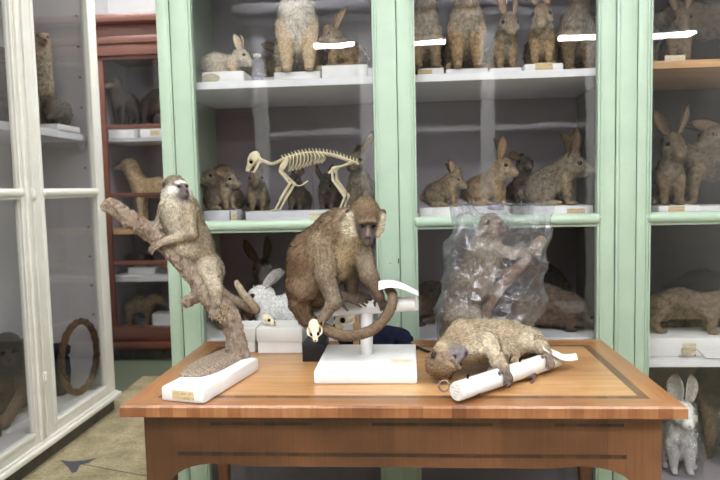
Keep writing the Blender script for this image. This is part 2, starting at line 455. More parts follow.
class Body:
    def __init__(s): s.seg = []; s.cuts = []; s.patch = []
    def cap(s, a, b, ra, rb=None, col=(120, 100, 80), hl=.01, k=.012, comb=None):
        a, b = np.array(a, float), np.array(b, float)
        s.seg.append(('c', a, b, ra, ra if rb is None else rb, k, np.array(lin(col)), hl, np.array(comb, float) if comb is not None else b - a)); return s
    def ell(s, c, r, Rm=None, col=(120, 100, 80), hl=.01, k=.012, comb=None):
        Rm = np.eye(3) if Rm is None else np.array(Rm)
        s.seg.append(('e', np.array(c, float), np.array(r, float), Rm, None, k, np.array(lin(col)), hl, np.array(comb, float) if comb is not None else -Rm[0])); return s
    def path(s, pts, rad, **kw):
        pts = smooth_path(pts, 4); rr = [x[0] for x in smooth_path([[r] for r in rad], 4)]
        for i in range(len(pts) - 1): s.cap(pts[i], pts[i + 1], rr[i], rr[i + 1], **kw)
        return s
    def cut(s, c, r, Rm=None, k=.004): s.cuts.append((np.array(c, float), np.array(r, float) if hasattr(r, '__len__') else np.array([r] * 3), np.eye(3) if Rm is None else np.array(Rm), k)); return s
    def tint(s, c, r, col, soft=.5, hl=None): s.patch.append((np.array(c, float), r, np.array(lin(col)), soft, hl)); return s
    @staticmethod
    def dist(g, p):
        if g[0] == 'c':
            ba = g[2] - g[1]; q = p - g[1]
            t = np.clip(q @ ba / (ba @ ba + 1e-12), 0, 1)
            return np.linalg.norm(q - t[..., None] * ba, axis=-1) - (g[3] + (g[4] - g[3]) * t)
        q = (p - g[1]) @ g[3].T; k0 = np.linalg.norm(q / g[2], axis=-1); k1 = np.linalg.norm(q / g[2] ** 2, axis=-1)
        return k0 * (k0 - 1) / (k1 + 1e-9)
    def bounds(s, g):
        if g[0] == 'c':
            return np.minimum(g[1] - g[3], g[2] - g[4]), np.maximum(g[1] + g[3], g[2] + g[4])
        e = np.abs(g[3].T * g[2]).sum(1); return g[1] - e, g[1] + e
    def mesh(s, h):
        B = [s.bounds(g) for g in s.seg]
        lo = np.min([b[0] for b in B], 0) - 4 * h; hi = np.max([b[1] for b in B], 0) + 4 * h
        n = np.ceil((hi - lo) / h).astype(int) + 1
        f = np.full(n, .05)
        ax = [lo[i] + h * np.arange(n[i]) for i in range(3)]
        def sub(l, u):
            a = np.maximum(np.floor((l - lo) / h).astype(int), 0); b = np.minimum(np.ceil((u - lo) / h).astype(int) + 1, n)
            S = tuple(slice(a[i], b[i]) for i in range(3))
            p = np.stack(np.meshgrid(ax[0][S[0]], ax[1][S[1]], ax[2][S[2]], indexing='ij'), -1)
            return S, p
        for g, (l, u) in zip(s.seg, B):
            m = g[5] + 3 * h
            S, p = sub(l - m, u + m); d = s.dist(g, p); o = f[S]; k = g[5]
            hh = np.maximum(k - np.abs(o - d), 0) / k
            f[S] = np.minimum(o, d) - hh * hh * k / 4
        for c, r, Rm, k in s.cuts:
            m = r.max() + 3 * h; S, p = sub(c - m, c + m)
            d = -s.dist(('e', c, r, Rm), p); o = f[S]
            hh = np.maximum(k - np.abs(o - d), 0) / k
            f[S] = np.maximum(o, d) + hh * hh * k / 4
        return surfnet(f, lo, h)
    def shade(s, V, sig=.005):
        D = np.stack([s.dist(g, V) for g in s.seg], 1)
        W = np.exp(-np.clip((D - D.min(1, keepdims=True)) / sig, 0, 40)); W /= W.sum(1, keepdims=True)
        col = W @ np.array([g[6] for g in s.seg]); hl = W @ np.array([g[7] for g in s.seg])
        cb = np.array([g[8] / (np.linalg.norm(g[8]) + 1e-9) for g in s.seg]); comb = W @ cb
        for c, r, k, soft, h2 in s.patch:
            if hasattr(r, '__len__'):
                dd = np.linalg.norm((V - c) / np.array(r), axis=1)
            else: dd = np.linalg.norm(V - c, axis=1) / r
            w = np.clip((1 - dd) / max(soft, 1e-3), 0, 1)[:, None]
            col = col * (1 - w) + k * w
            if h2 is not None: hl = hl * (1 - w[:, 0]) + h2 * w[:, 0]
        return col, hl, comb
    def build(s, name, parent, h=.004, hairs=6000, width=.0011, lift=.45, jit=.22, seed=1, hscale=1., mat=None, label=None, rough=0., relax=2):
        V, F = s.mesh(h)
        for _ in range(relax):
            A = np.zeros_like(V); n = np.zeros(len(V))
            for i in range(4):
                np.add.at(A, F[:, i], V[F[:, (i + 1) % 4]]); np.add.at(n, F[:, i], 1)
            V = V * .6 + .4 * A / np.maximum(n, 1)[:, None]
        if rough:
            from mathutils import noise as mn
            c0 = V.mean(0); nn = np.zeros_like(V)
            fn = np.cross(V[F[:, 2]] - V[F[:, 0]], V[F[:, 3]] - V[F[:, 1]])
            for i in range(4): np.add.at(nn, F[:, i], fn)
            nn /= np.linalg.norm(nn, axis=1, keepdims=True) + 1e-12
            dv = np.array([mn.fractal(Vector((v[0] * 70, v[1] * 70, v[2] * 45)), 1., 2., 4) for v in V])
            V = V + nn * (dv * rough)[:, None]
        col, hl, comb = s.shade(V)
        g_ = (col @ np.array([.3, .59, .11]))[:, None]; col = g_ + (col - g_) * .8
        o = mk(name, V, F, mat or M['fur'], parent, True, colors=col, label=label)
        bm = bmesh.new(); bm.from_mesh(o.data); bmesh.ops.recalc_face_normals(bm, faces=bm.faces[:]); bm.to_mesh(o.data); bm.free()
        if hairs:
            fur(o, V, F, col, hl * hscale, comb, hairs, width, lift, jit, seed, mat or M['fur'])
        return o

def fur(body, V, F, col, hl, comb, count, width, lift, jit, seed, mat):
    """a coat of thin tapered strands lying along the body"""
    g = np.random.default_rng(seed)
    N = np.zeros(len(V) * 3); body.data.vertices.foreach_get('normal', N); N = N.reshape(-1, 3)
    A = np.linalg.norm(np.cross(V[F[:, 2]] - V[F[:, 0]], V[F[:, 3]] - V[F[:, 1]]), axis=1)
    A = A * (hl[F].mean(1) > .0015)
    pick = g.choice(len(F), count, p=A / A.sum())
    w = g.dirichlet((1, 1, 1, 1), count); q = F[pick]
    mixv = lambda X: (X[q] * w.reshape(count, 4, *([1] * (X.ndim - 1)))).sum(1)
    p = mixv(V); n = mixv(N); c = mixv(col); L = mixv(hl); t = mixv(comb)
    n /= np.linalg.norm(n, axis=1, keepdims=True) + 1e-9
    t = t - n * (t * n).sum(1, keepdims=True); t /= np.linalg.norm(t, axis=1, keepdims=True) + 1e-6
    cell = np.floor(p / .011).astype(int); hsh = (cell * [73856093, 19349663, 83492791]).sum(1) % 9973
    cl = g.normal(0, jit * 1.3, (9973, 3))[hsh]
    rnd = g.normal(0, jit * .7, (count, 3)) + cl
    d = n * lift + t + rnd; d /= np.linalg.norm(d, axis=1, keepdims=True)
    L = L * g.uniform(.55, 1.25, count)
    L = L[:, None]
    sd = np.cross(d, n + g.normal(0, .4, (count, 3))); sd /= np.linalg.norm(sd, axis=1, keepdims=True) + 1e-9
    root = p - n * .001; mid = p + d * L * .55; tip = p + d * L + t * L * .15 - n * L * .08
    wd = width * g.uniform(.7, 1.3, (count, 1))
    VV = np.stack([root - sd * wd, root + sd * wd, mid - sd * wd * .75, mid + sd * wd * .75, tip], 1).reshape(-1, 3)
    base = np.arange(count)[:, None] * 5
    FF = (base + np.array([0, 1, 3, 2])).tolist() + (base + np.array([2, 3, 4])).tolist()
    tone = g.normal(1., .3, (count, 1)).clip(.35, 1.8)
    cc = np.repeat(c * tone, 5, 0).reshape(count, 5, 3); cc[:, 4] *= 1.12
    nn = n * 1. + d * .32; nn /= np.linalg.norm(nn, axis=1, keepdims=True)
    wv = VV
    mk('fur', wv, FF, mat, body, True, colors=cc.reshape(-1, 3).clip(0, 1), normals=np.repeat(nn, 5, 0), kind='stuff')

def ball(name, c, r, mat, parent, n=12, sq=(1, 1, 1), Rm=None):
    V = []; F = []
    for i in range(n + 1):
        for k in range(2 * n):
            a, b = math.pi * i / n, math.pi * k / n
            V.append((sq[0] * r * math.sin(a) * math.cos(b), sq[1] * r * math.sin(a) * math.sin(b), sq[2] * r * math.cos(a)))
    for i in range(n):
        for k in range(2 * n):
            F.append([i * 2 * n + k, (i + 1) * 2 * n + k, (i + 1) * 2 * n + (k + 1) % (2 * n), i * 2 * n + (k + 1) % (2 * n)])
    V = np.array(V)
    if Rm is not None: V = V @ np.array(Rm)
    bm = bmesh.new()
    o = mk(name, V + np.array(c), F, mat, parent, True)
    bm.from_mesh(o.data); bmesh.ops.remove_doubles(bm, verts=bm.verts[:], dist=1e-6); bmesh.ops.recalc_face_normals(bm, faces=bm.faces[:]); bm.to_mesh(o.data); bm.free()
    return o

def ear(parent, base, tipdir, face, length, width, out=(110, 94, 76), inn=(176, 146, 124), tipc=None, cup=.35, thick=.004, nv=10, nu=6):
    """a cupped leaf-shaped ear with real thickness"""
    base = np.array(base, float); t = np.array(tipdir, float); t /= np.linalg.norm(t)
    f = np.array(face, float); f = f - t * f.dot(t); f /= np.linalg.norm(f) + 1e-9; s = np.cross(t, f)
    Vf, Vb = [], []; Cf, Cb = [], []
    ci, co = np.array(lin(inn)), np.array(lin(out)); ct = np.array(lin(tipc)) if tipc else co
    for j in range(nv + 1):
        v = j / nv; w = width * (.42 + 1.0 * v ** .8 * (1 - v) ** .55 * 1.25) * (1 - v ** 6 * .9) * .62
        for i in range(nu + 1):
            u = 2 * i / nu - 1
            p = base + t * length * v + s * w * u + f * (cup * w * (u * u) * 1.2 - .06 * length * v * v)
            Vf.append(p); Vb.append(p - f * thick)
            e = min(1., max(0, (abs(u) - .62) / .3)); k = max(0., (v - .82) / .18)
            Cf.append((ci * (1 - e) + co * e) * (1 - k) + ct * k); Cb.append(co * (1 - k) + ct * k)
    n0 = len(Vf); V = Vf + Vb; F = []; W = nu + 1
    for j in range(nv):
        for i in range(nu):
            a = j * W + i; F.append([a, a + 1, a + W + 1, a + W]); F.append([n0 + a, n0 + a + W, n0 + a + W + 1, n0 + a + 1])
    rim = [i for i in range(W)] + [j * W + nu for j in range(1, nv + 1)] + [nv * W + i for i in range(nu - 1, -1, -1)] + [j * W for j in range(nv - 1, 0, -1)]
    for a, b in zip(rim, rim[1:] + rim[:1]): F.append([a, n0 + a, n0 + b, b])
    o = mk('ear', V, F, M['fur'], parent, True, colors=np.array(Cf + Cb))
    bm = bmesh.new(); bm.from_mesh(o.data); bmesh.ops.recalc_face_normals(bm, faces=bm.faces[:]); bm.to_mesh(o.data); bm.free()
    return o

def hand(B, wrist, d, back, L=.06, col=(70, 60, 54), curl=(.5, .9), thumb=1, spread=.85, r=.0042, side=None, wr=.0105):
    """palm, four fingers of different lengths and a thumb; 'back' is the direction the back of the hand faces"""
    fw, lf, up = frame_of(d, back)
    w = np.array(wrist, float)
    pl = w + fw * L * .42
    B.ell(w + fw * L * .22, (L * .28, L * .2, wr * .78), np.stack([fw, lf, up]), col=col, hl=.002, k=.008)
    for i, (o, ln) in enumerate(((-1.5, .86), (-.5, 1.), (.5, .96), (1.5, .78))):
        a = pl + lf * o * L * .125 * spread - fw * abs(o) * L * .035
        f1 = fw + lf * o * .12 * spread
        q = a; ang = 0
        for part, (c_, l_) in enumerate(((curl[0] * .5, .25), (curl[0], .2), (curl[1], .15))):
            ang += c_
            dd = f1 * math.cos(ang) - up * math.sin(ang)
            e = q + dd / np.linalg.norm(dd) * L * l_ * ln
            B.cap(q, e, r * (1.05 - .1 * part), r * (.95 - .12 * part), col=col, hl=.0, k=.003); q = e
    a = w + fw * L * .14 - lf * thumb * L * .17
    b = a + (fw * .6 - lf * thumb * .7 - up * .35) * L * .26
    c = b + (fw * .75 - lf * thumb * .1 - up * .7) * L * .2
    B.cap(a, b, r * 1.15, r, col=col, hl=0, k=.005); B.cap(b, c, r, r * .75, col=col, hl=0, k=.003)

def plinth(parent, c, size, yaw=0., mat='plinth', bev=.006, label=None, lab_mat='label', lab_at=0., lab_size=(.05, .024), oval=False, name='plinth', lab_z=.45):
    """bevelled block standing on c (centre of its base); label on its front (-Y) face"""
    c = np.array(c, float); hx, hy, hz = size[0] / 2, size[1] / 2, size[2]
    Rz = rotz(yaw)
    o = MB().box((-hx, -hy, 0), (hx, hy, hz), bev, 2).xf(Rz, c).build(name, M[mat], parent, 'auto')
    if label:
        x = lab_at; w, h = lab_size; z = hz * lab_z
        mb = MB()
        if oval:
            mb.prism([(x + w / 2 * math.cos(a), -hy - .0006, z + h / 2 * math.sin(a)) for a in np.linspace(0, 2 * math.pi, 25)[:-1]], (0, .002, 0))
        else: mb.box((x - w / 2, -hy - .0008, z - h / 2), (x + w / 2, -hy + .001, z + h / 2))
        mb.xf(Rz, c).build('paper_label', M[lab_mat], o, label=label)
    return o
# ------------------------------------------------------------------ the room
XL, XR, YB, YF, ZC = -2.75, 3.1, 6.0, -2.9, 3.75
def slab(name, lo, hi, mat): return struct(MB().box(lo, hi).build(name, M[mat]))
floor = slab('floor', (XL - .2, YF - .2, -.1), (XR + .2, YB + .2, 0), 'floor')
slab('ceiling', (XL - .2, YF - .2, ZC), (XR + .2, YB + .2, ZC + .1), 'ceiling')
slab('wall_back', (XL - .2, YB, 0), (XR + .2, YB + .15, ZC), 'white_wall')
slab('wall_front', (XL - .2, YF - .15, 0), (XR + .2, YF, ZC), 'white_wall')
slab('wall_left', (XL - .15, YF, 0), (XL, YB, ZC), 'white_wall')
slab('wall_right', (XR, YF, 0), (XR + .15, YB, ZC), 'white_wall')
# darker terrazzo border at the far end, the dark repair and a joint in the floor
a, b, c_ = PZ(113, 400, 0), PZ(143, 376, 0), PZ(186, 375, 0)
poly = [(XL, a[1], 0), (a[0], a[1], 0), (b[0], b[1], 0), (XR, b[1] + .05, 0), (XR, YB, 0), (XL, YB, 0)]
fb = MB().prism([np.array(p) + [0, 0, .0005] for p in poly], (0, 0, .0015)).build('floor_border', M['floor_green']); fb['kind'] = 'structure'
pp = [(60, 460), (71, 461.5), (84, 460.5), (97, 458), (88, 463), (80, 465), (76.5, 472), (72, 473), (68, 467)]
pt = MB().prism([PZ(x, y, .0006) for x, y in pp], (0, 0, .001)).build('floor_patch', M['floor_dark']); pt['kind'] = 'structure'
ja, jb = PZ(82, 464.5, .0006), PZ(160, 479, .0006); jd = np.array([0, .006, 0])
jo = MB().prism([ja, jb, jb + jd, ja + jd], (0, 0, .0008)).build('floor_joint', M['floor_dark']); jo['kind'] = 'structure'

# ------------------------------------------------------------------ glazed cabinets
def door(parent, x0, x1, z0, z1, gl, gr, rails, gz0, gz1, X, mat, gmat, y=0., th=.034, bead=.02, name='door'):
    """framed door in cabinet coordinates (x width, -y front, z up); glass between gl..gr, split by rails"""
    T = lambda mb: mb.xf(*X)
    mb = MB()
    mb.box((x0, y, z0), (gl, y + th, z1), .003, 2).box((gr, y, z0), (x1, y + th, z1), .003, 2)
    mb.box((gl, y, z0), (gr, y + th, gz0), .003, 2).box((gl, y, gz1), (gr, y + th, z1), .003, 2)
    # moulded bead round the opening
    for a, b in ((gl - bead, gl - bead * .55), (gl - bead * .4, gl)):
        mb.box((a, y - .006, gz0 - bead), (b, y + .01, gz1 + bead), .003, 2)
    for a, b in ((gr, gr + bead * .4), (gr + bead * .55, gr + bead)):
        mb.box((a, y - .006, gz0 - bead), (b, y + .01, gz1 + bead), .003, 2)
    mb.box((gl, y - .006, gz0 - bead), (gr, y + .01, gz0), .004, 2).box((gl, y - .006, gz1), (gr, y + .01, gz1 + bead), .004, 2)
    d = T(mb).build(name, M[mat], parent, 'auto')
    zs = [gz0]
    for r0, r1 in rails:
        zc, r = r0 + (r1 - r0) * .6, (r1 - r0) * .42
        m2 = MB().tube([(gl - .022, y + .004, zc), (gl - .006, y + .004, zc), (gr + .006, y + .004, zc), (gr + .022, y + .004, zc)], [.004, r, r, .004], 20)
        m2.box((gl, y + .002, r0), (gr, y + th, r0 + (r1 - r0) * .3), .002)
        m2.box((gl, y + .006, r0 + .01), (gr, y + th, r1 - .003), .002)
        T(m2).build('rail', M[mat], d, 'auto'); zs += [r0, r1]
    zs.append(gz1)
    for i in range(0, len(zs), 2):
        T(MB().box((gl - .004, y + .016, zs[i] - .002), (gr + .004, y + .0195, zs[i + 1] + .002))).build('glass_pane', M[gmat], d)
    return d

# --- the green display cabinet across the picture
GY = 2.80
X0 = (np.eye(3), np.zeros(3))
gc = thing('display_cabinet', (.4, GY + .27, 0), 'long green painted display cabinet with glass doors full of stuffed hares and rabbits', 'cabinet')
ZT = 2.62
mb = MB().box((-1.072, GY + .03, 0), (-1.052, GY + .78, 2.7)).box((1.88, GY + .03, 0), (1.9, GY + .78, 2.7))
mb.box((-1.07, GY + .03, 2.66), (1.9, GY + .78, 2.7)).box((-1.07, GY + .06, 0), (1.9, GY + .78, .036))
mb.box((-1.012, GY + .036, .03), (-1.0, GY + .07, ZT)).box((-.06, GY + .036, .03), (-.02, GY + .07, ZT)).box((.85, GY + .036, .03), (.97, GY + .07, ZT))
mb.build('carcass', M['green'], gc, 'auto')
MB().box((-1.06, GY - .03, 2.62), (1.91, GY + .79, 2.68), .01, 2).box((-1.09, GY - .06, 2.68), (1.94, GY + .82, 2.74), .015, 2).build('cornice', M['green'], gc, 'auto')
for a, b in ((-1.072, -1.0155), (.8665, .9485), (1.865, 1.92)):
    m_ = MB().box((a, GY - .002, 0), (b, GY + .035, 2.62), .003, 2)
    if b - a > .07: m_.box((a + .012, GY - .007, .1), (b - .012, GY + .02, 2.6), .003, 2)
    else: m_.box((a + .006, GY - .006, .1), (b - .006, GY + .02, 2.6), .003, 2)
    m_.build('pilaster', M['green'], gc, 'auto')
RZ = (1.236, 1.290)
d1 = door(gc, -1.0115, -.0405, .012, ZT, -.918, -.141, [RZ], .085, 2.5, X0, 'green', 'glass', GY)
d2 = door(gc, -.0375, .8625, .012, ZT, .038, .790, [RZ], .085, 2.5, X0, 'green', 'glass', GY)
d3 = door(gc, .9525, 1.861, .012, ZT, 1.010, 1.79, [RZ], .085, 2.5, X0, 'green', 'glass', GY)
kc = P(398.5, 261, GY)
MB().box(kc + [-.004, -.0005, -.012], kc + [.004, .004, .012], .002).build('keyhole', M['dark'], d2)
MB().box(kc + [-.038, -.001, -.012], kc + [-.034, .002, -.008]).build('screw_hole', M['dark'], d1)
MB().box((-1.05, GY + .755, .03), (.9, GY + .775, 2.66)).build('back_panel', M['inside_grey'], gc)
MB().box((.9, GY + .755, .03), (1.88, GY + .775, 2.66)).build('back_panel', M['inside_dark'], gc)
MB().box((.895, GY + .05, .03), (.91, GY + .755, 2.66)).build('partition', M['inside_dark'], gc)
SH = dict(top=1.905, mid=1.276, low=.745, rtop=1.925, rmid=1.276, rlow=.632, bot=.056)
def shelf(x0, x1, z, mat, th=.033, yf=.075): return MB().box((x0, GY + yf, z - th), (x1, GY + .754, z), .002).build('shelf', M[mat], gc)
shelf(-1.05, .893, SH['top'], 'shelf_white'); shelf(-1.05, .893, SH['mid'], 'shelf_white'); shelf(-1.05, .893, SH['low'], 'shelf_white')
shelf(.912, 1.878, SH['rtop'], 'shelf_wood'); shelf(.912, 1.878, SH['rmid'], 'shelf_white'); shelf(.912, 1.878, SH['rlow'], 'shelf_white', .03, .1)
MB().box((-1.05, GY + .05, .036), (.893, GY + .754, SH['bot'])).box((.912, GY + .05, .036), (1.878, GY + .754, SH['bot'])).build('bottom_board', M['inside_grey'], gc)

# --- the cream white cabinet on the left, its doors facing +X
WX = -1.95
XW = (rotz(R(90)), np.array([WX, 0, 0]))          # cabinet x -> world Y, cabinet y -> world -X
wc = thing('display_cabinet', (WX - .3, 3.2, 0), 'cream white glass fronted cabinet along the left wall, holding a wreath shaped coil', 'cabinet')
y0, y1 = 2.30, 4.075
T = lambda mb: mb.xf(*XW)
T(MB().box((y0, .012, 0), (y1 - .005, .6, .083))).build('base', M['black_base'], wc)
T(MB().box((y0, -.028, .083), (y1 + .03, .04, .112), .008, 2).box((y0, -.012, .112), (y1 + .012, .04, .126), .006, 2)).build('base_moulding', M['white_paint'], wc, 'auto')
T(MB().box((y0, .03, 2.86), (y1, .62, 2.9)).box((y0, .036, .083), (y1, .62, .165)).box((y1 - .022, .036, .1), (y1, .62, 2.86)).box((y0, .036, .1), (y0 + .022, .62, 2.86))).build('carcass', M['white_paint'], wc)
T(MB().box((y0 - .03, -.04, 2.9), (y1 + .04, .64, 3.0), .02, 2)).build('cornice', M['white_paint'], wc, 'auto')
wd1 = door(wc, 3.237, 4.07, .128, 2.86, 3.359, 3.953, [(1.402, 1.456)], .192, 2.76, XW, 'white_paint', 'glass', 0, .034, .024)
wd2 = door(wc, y0 + .02, 3.233, .128, 2.86, y0 + .13, 3.151, [(1.402, 1.456)], .192, 2.76, XW, 'white_paint', 'glass', 0, .034, .024)
T(MB().box((3.19, -.014, .13), (3.222, .004, 2.86), .004, 2).box((3.248, -.010, .13), (3.268, .004, 2.86), .004, 2)).build('door_strip', M['white_paint'], wd1, 'auto')
for z in (1.43, .46):
    h = T(MB().box((3.226, -.018, z - .028), (3.262, -.008, z + .028), .003).tube([(3.244, -.02, z - .02), (3.244, -.02, z + .02)], .006, 10)).build('latch', M['white_paint'], wd1, 'auto')
T(MB().box((y0 + .02, .6, .1), (y1 - .02, .615, 2.86)).box((y1 - .026, .05, .16), (y1 - .0225, .6, 2.86))).build('lining', M['inside_white'], wc)
T(MB().box((y0 + .02, .05, .15), (y1 - .026, .6, .168))).build('bottom_board', M['inside_white'], wc)
T(MB().box((y0 + .02, .06, 1.752), (y1 - .08, .58, 1.795), .003)).build('shelf', M['shelf_white'], wc)
for k in range(12):
    z = .45 + k * .19
    T(MB().tube([(y1 - .0255, .11, z), (y1 - .034, .11, z)], .006, 8)).build('shelf_peg', M['metal'], wc)
T(MB().tube([(y1 - .055, .11, 1.752), (y1 - .055, .11, 1.70)], [.03, .012], 12)).build('shelf_bracket', M['shelf_white'], wc, True)

# --- the red-brown cabinet in the far corner
RY = 5.30
rc = thing('display_cabinet', (-2.0, RY + .25, 0), 'red brown wooden glazed cabinet in the far corner behind the white one', 'cabinet')
rx0, rx1 = -2.60, -.66
MB().box((rx0, RY + .03, .0), (rx1, RY + .64, .10)).build('plinth_base', M['black_base'], rc)
MB().box((rx0 - .02, RY - .05, .10), (rx1 + .02, RY + .02, .16), .01, 2).box((rx0, RY - .01, .16), (rx1, RY + .04, .275), .004, 2).build('base_board', M['red_wood'], rc, 'auto')
MB().box((rx0, RY, .1), (rx0 + .02, RY + .64, 2.6)).box((rx1 - .02, RY, .1), (rx1, RY + .64, 2.6)).box((rx0, RY, 2.58), (rx1, RY + .64, 2.6)).box((rx0, RY, .1), (rx1, RY + .64, .2)).build('carcass', M['red_wood_v'], rc)
MB().box((rx0 - .02, RY - .03, 2.55), (rx1 + .02, RY + .06, 2.64), .006, 2).box((rx0 - .04, RY - .05, 2.64), (rx1 + .04, RY + .64, 2.70), .012, 2).box((rx0 - .03, RY - .02, 2.70), (rx1 + .03, RY + .64, 2.80), .006, 2).box((rx0 - .08, RY - .1, 2.80), (rx1 + .08, RY + .66, 2.87), .018, 2).build('cornice', M['red_wood'], rc, 'auto')
for a, b in ((rx0, -1.84), (-1.835, rx1)):
    m_ = MB().box((a, RY, .275), (a + .10, RY + .035, 2.55), .005, 2).box((b - .09, RY, .275), (b, RY + .035, 2.55), .005, 2)
    m_.box((a + .1, RY, .275), (b - .09, RY + .035, .29), .003).box((a + .1, RY, 2.52), (b - .09, RY + .035, 2.55), .003)
    dd = m_.build('door', M['red_wood_v'], rc, 'auto')
    for z in (1.972, 1.405, .83):
        MB().box((a + .1, RY + .002, z - .02), (b - .09, RY + .03, z + .02), .004, 2).build('rail', M['red_wood'], dd, 'auto')
    for z_0, z_1 in ((.29, .81), (.85, 1.385), (1.425, 1.952), (1.992, 2.52)):
        MB().box((a + .096, RY + .016, z_0 - .004), (b - .086, RY + .02, z_1 + .004)).build('glass_pane', M['glass_back'], dd)
MB().box((rx0 + .02, RY + .62, .2), (rx1 - .02, RY + .635, 2.58)).build('back_panel', M['inside_grey'], rc)
MB().box((rx0 + .0205, RY + .04, .2), (rx0 + .026, RY + .62, 2.58)).build('side_lining', M['inside_grey'], rc)
RS = []
for z, mt in ((1.885, 'shelf_white'), (1.118, 'shelf_wood'), (.71, 'shelf_white'), (.235, 'shelf_white')):
    MB().box((rx0 + .026, RY + .06, z - .03 if z > 1.2 else z - .045), (rx1 - .02, RY + .618, z), .002).build('shelf', M[mt], rc)

# --- furniture behind the camera, seen only mirrored in the glass
bc = thing('display_cabinet', (.2, -1.2, 0), 'tall grey white cabinet mirrored in the green cabinet glass', 'cabinet')
BY = -1.0; VY = 2 * GY - BY
bx0, bx1 = P(250, 80, VY)[0], P(600, 80, VY)[0]; zt = P(300, 4, VY)[2]; zs_ = P(300, 130, VY)[2]
MB().box((bx0 - .14, BY - .55, zt - .10), (bx1 + .1, BY + .12, zt), .02, 2).box((bx0 - .07, BY - .5, zt - .2), (bx1 + .1, BY + .07, zt - .12), .015, 2).build('cornice', M['plinth_grey'], bc, 'auto')
posts = [P(x, 90, VY)[0] for x in (259, 366, 488, 595)]
for x in posts: MB().box((x - .07, BY - .03, 0), (x + .07, BY + .01, zt - .2), .006, 2).build('post', M['plinth'], bc, 'auto')
MB().box((bx0, BY - .5, 0), (bx1, BY - .48, zt - .1)).build('back_panel', M['inside_dark'], bc)
for z in (zs_, zs_ - .9, .15): MB().box((bx0, BY - .47, z - .05), (bx1, BY - .032, z)).build('shelf', M['shelf_white'], bc)
MB().box((bx0, BY - .03, zt - .32), (bx1, BY, zt - .2)).build('head_board', M['plinth_grey'], bc)
cb = thing('cupboard', (-1.7, -1.6, 0), 'red brown wooden cupboard mirrored at the edge of the glass', 'cupboard')
VY2 = 2 * GY + 1.4
cx0, cx1, cz = XL + .06, P(251, 110, VY2)[0], P(220, 108, VY2)[2]
MB().box((cx0, -1.9, 0), (cx1, -1.4, cz - .1), .005).build('body', M['red_wood_v'], cb, 'auto')
MB().box((cx0 - .04, -1.95, cz - .1), (cx1 + .04, -1.34, cz), .02, 2).build('cornice', M['red_wood'], cb, 'auto')
for a in (.08, .54):
    w = cx1 - cx0
    MB().box((cx0 + w * a, -1.398, .15), (cx0 + w * (a + .38), -1.37, cz - .2), .01, 2).build('door', M['red_wood'], cb, 'auto')

# ------------------------------------------------------------------ lamps
def lamp(x, y, z, L, label, group, along='x', w=.10, mat='diffuser'):
    t = thing('ceiling_lamp', (x, y, z), label, 'lamp', group)
    s = (L / 2, w / 2) if along == 'x' else (w / 2, L / 2)
    MB().box((x - s[0], y - s[1], z + .02), (x + s[0], y + s[1], z + .06), .006).build('housing', M['housing'], t, 'auto')
    k = .012
    MB().box((x - s[0] + k, y - s[1] + k, z), (x + s[0] - k, y + s[1] - k, z + .02), .004).build('diffuser', M[mat], t)
    for e in (-.8, .8):
        p = np.array([x + (s[0] * e if along == 'x' else 0), y + (s[1] * e if along == 'y' else 0), z])
        MB().tube([p + [0, 0, .055], [p[0], p[1], ZC]], .004, 6).build('hanger', M['housing'], t)
LY = -.15
for i, (a, b) in enumerate(((313, 355), (402, 447), (558, 604), (650, 696))):
    p, q = P(a, 46 - (a - 313) * .03, 2 * GY - LY), P(b, 46 - (b - 313) * .03, 2 * GY - LY)
    lamp((p[0] + q[0]) / 2, LY, (p[2] + q[2]) / 2, q[0] - p[0], 'strip lamp mirrored as a white streak ' + ('over the hare looking left', 'right beside the middle post', 'beside the wide post in the middle bay', 'in the right bay above the wooden shelf')[i], 'strip lamps mirrored in the glass', w=.13, mat='lamp')
for i, (x, y, L) in enumerate(((-1.3, 1.0, 1.5), (1.2, 1.0, 1.5), (-.9, 4.4, 1.5), (-2.3, 4.75, 0.9), (.9, 4.4, 1.5))):
    lamp(x, y, 3.4, L, 'long strip lamp hanging under the ceiling above the cabinets', 'long strip lamps under the ceiling', w=.22, along='x')

for x in (-1.0, 1.0):  # unseen panels added behind the camera for more light from the front
    t = thing('ceiling_lamp', (x, -.7, ZC - .06), 'added fill light panel, unseen, against the ceiling behind the viewer', 'lamp', 'added fill light panels')
    MB().box((x - .55, -1.0, ZC - .05), (x + .55, -.4, ZC - .001), .006).build('housing', M['housing'], t, 'auto')
    MB().box((x - .52, -.97, ZC - .06), (x + .52, -.43, ZC - .05), .003).build('diffuser', M['diffuser'], t)

# ------------------------------------------------------------------ the table
tx0, tx1, ty0, ty1, tz, tt = -.882, .782, 1.861, 2.692, .78, .035
tb = thing('table', ((tx0 + tx1) / 2, (ty0 + ty1) / 2, 0), 'walnut veneered table with a dark inlaid band, carrying the mounted monkeys', 'table')
def rect(x0, y0, x1, y1, z): return [(x0, y0, z), (x1, y0, z), (x1, y1, z), (x0, y1, z)]
e = .006
V = rect(tx0, ty0, tx1, ty1, tz - tt) + rect(tx0, ty0, tx1, ty1, tz - e) + rect(tx0 + e, ty0 + e, tx1 - e, ty1 - e, tz)
V += rect(tx0 + .088, 1.934, tx1 - .078, 2.596, tz) + rect(tx0 + .116, 1.962, tx1 - .106, 2.568, tz)
F = [[3, 2, 1, 0]]; MI = [0]
for k, mi in ((0, (0,) * 4), (4, (0,) * 4), (8, (1, 2, 1, 2)), (12, (3, 3, 3, 3))):
    for i in range(4):
        F.append([k + i, k + (i + 1) % 4, k + 4 + (i + 1) % 4, k + 4 + i]); MI.append(mi[i])
F.append([16, 17, 18, 19]); MI.append(4)
o = mk('tabletop', V, F, [M['table_edge'], M['table_band_x'] if 'table_band_x' in M else wood_mat('walnut_long_border', (136, 90, 54), (170, 120, 78), (196, 148, 100), 0, .3), M['table_band'], M['table_dark'], M['table_top']], tb)
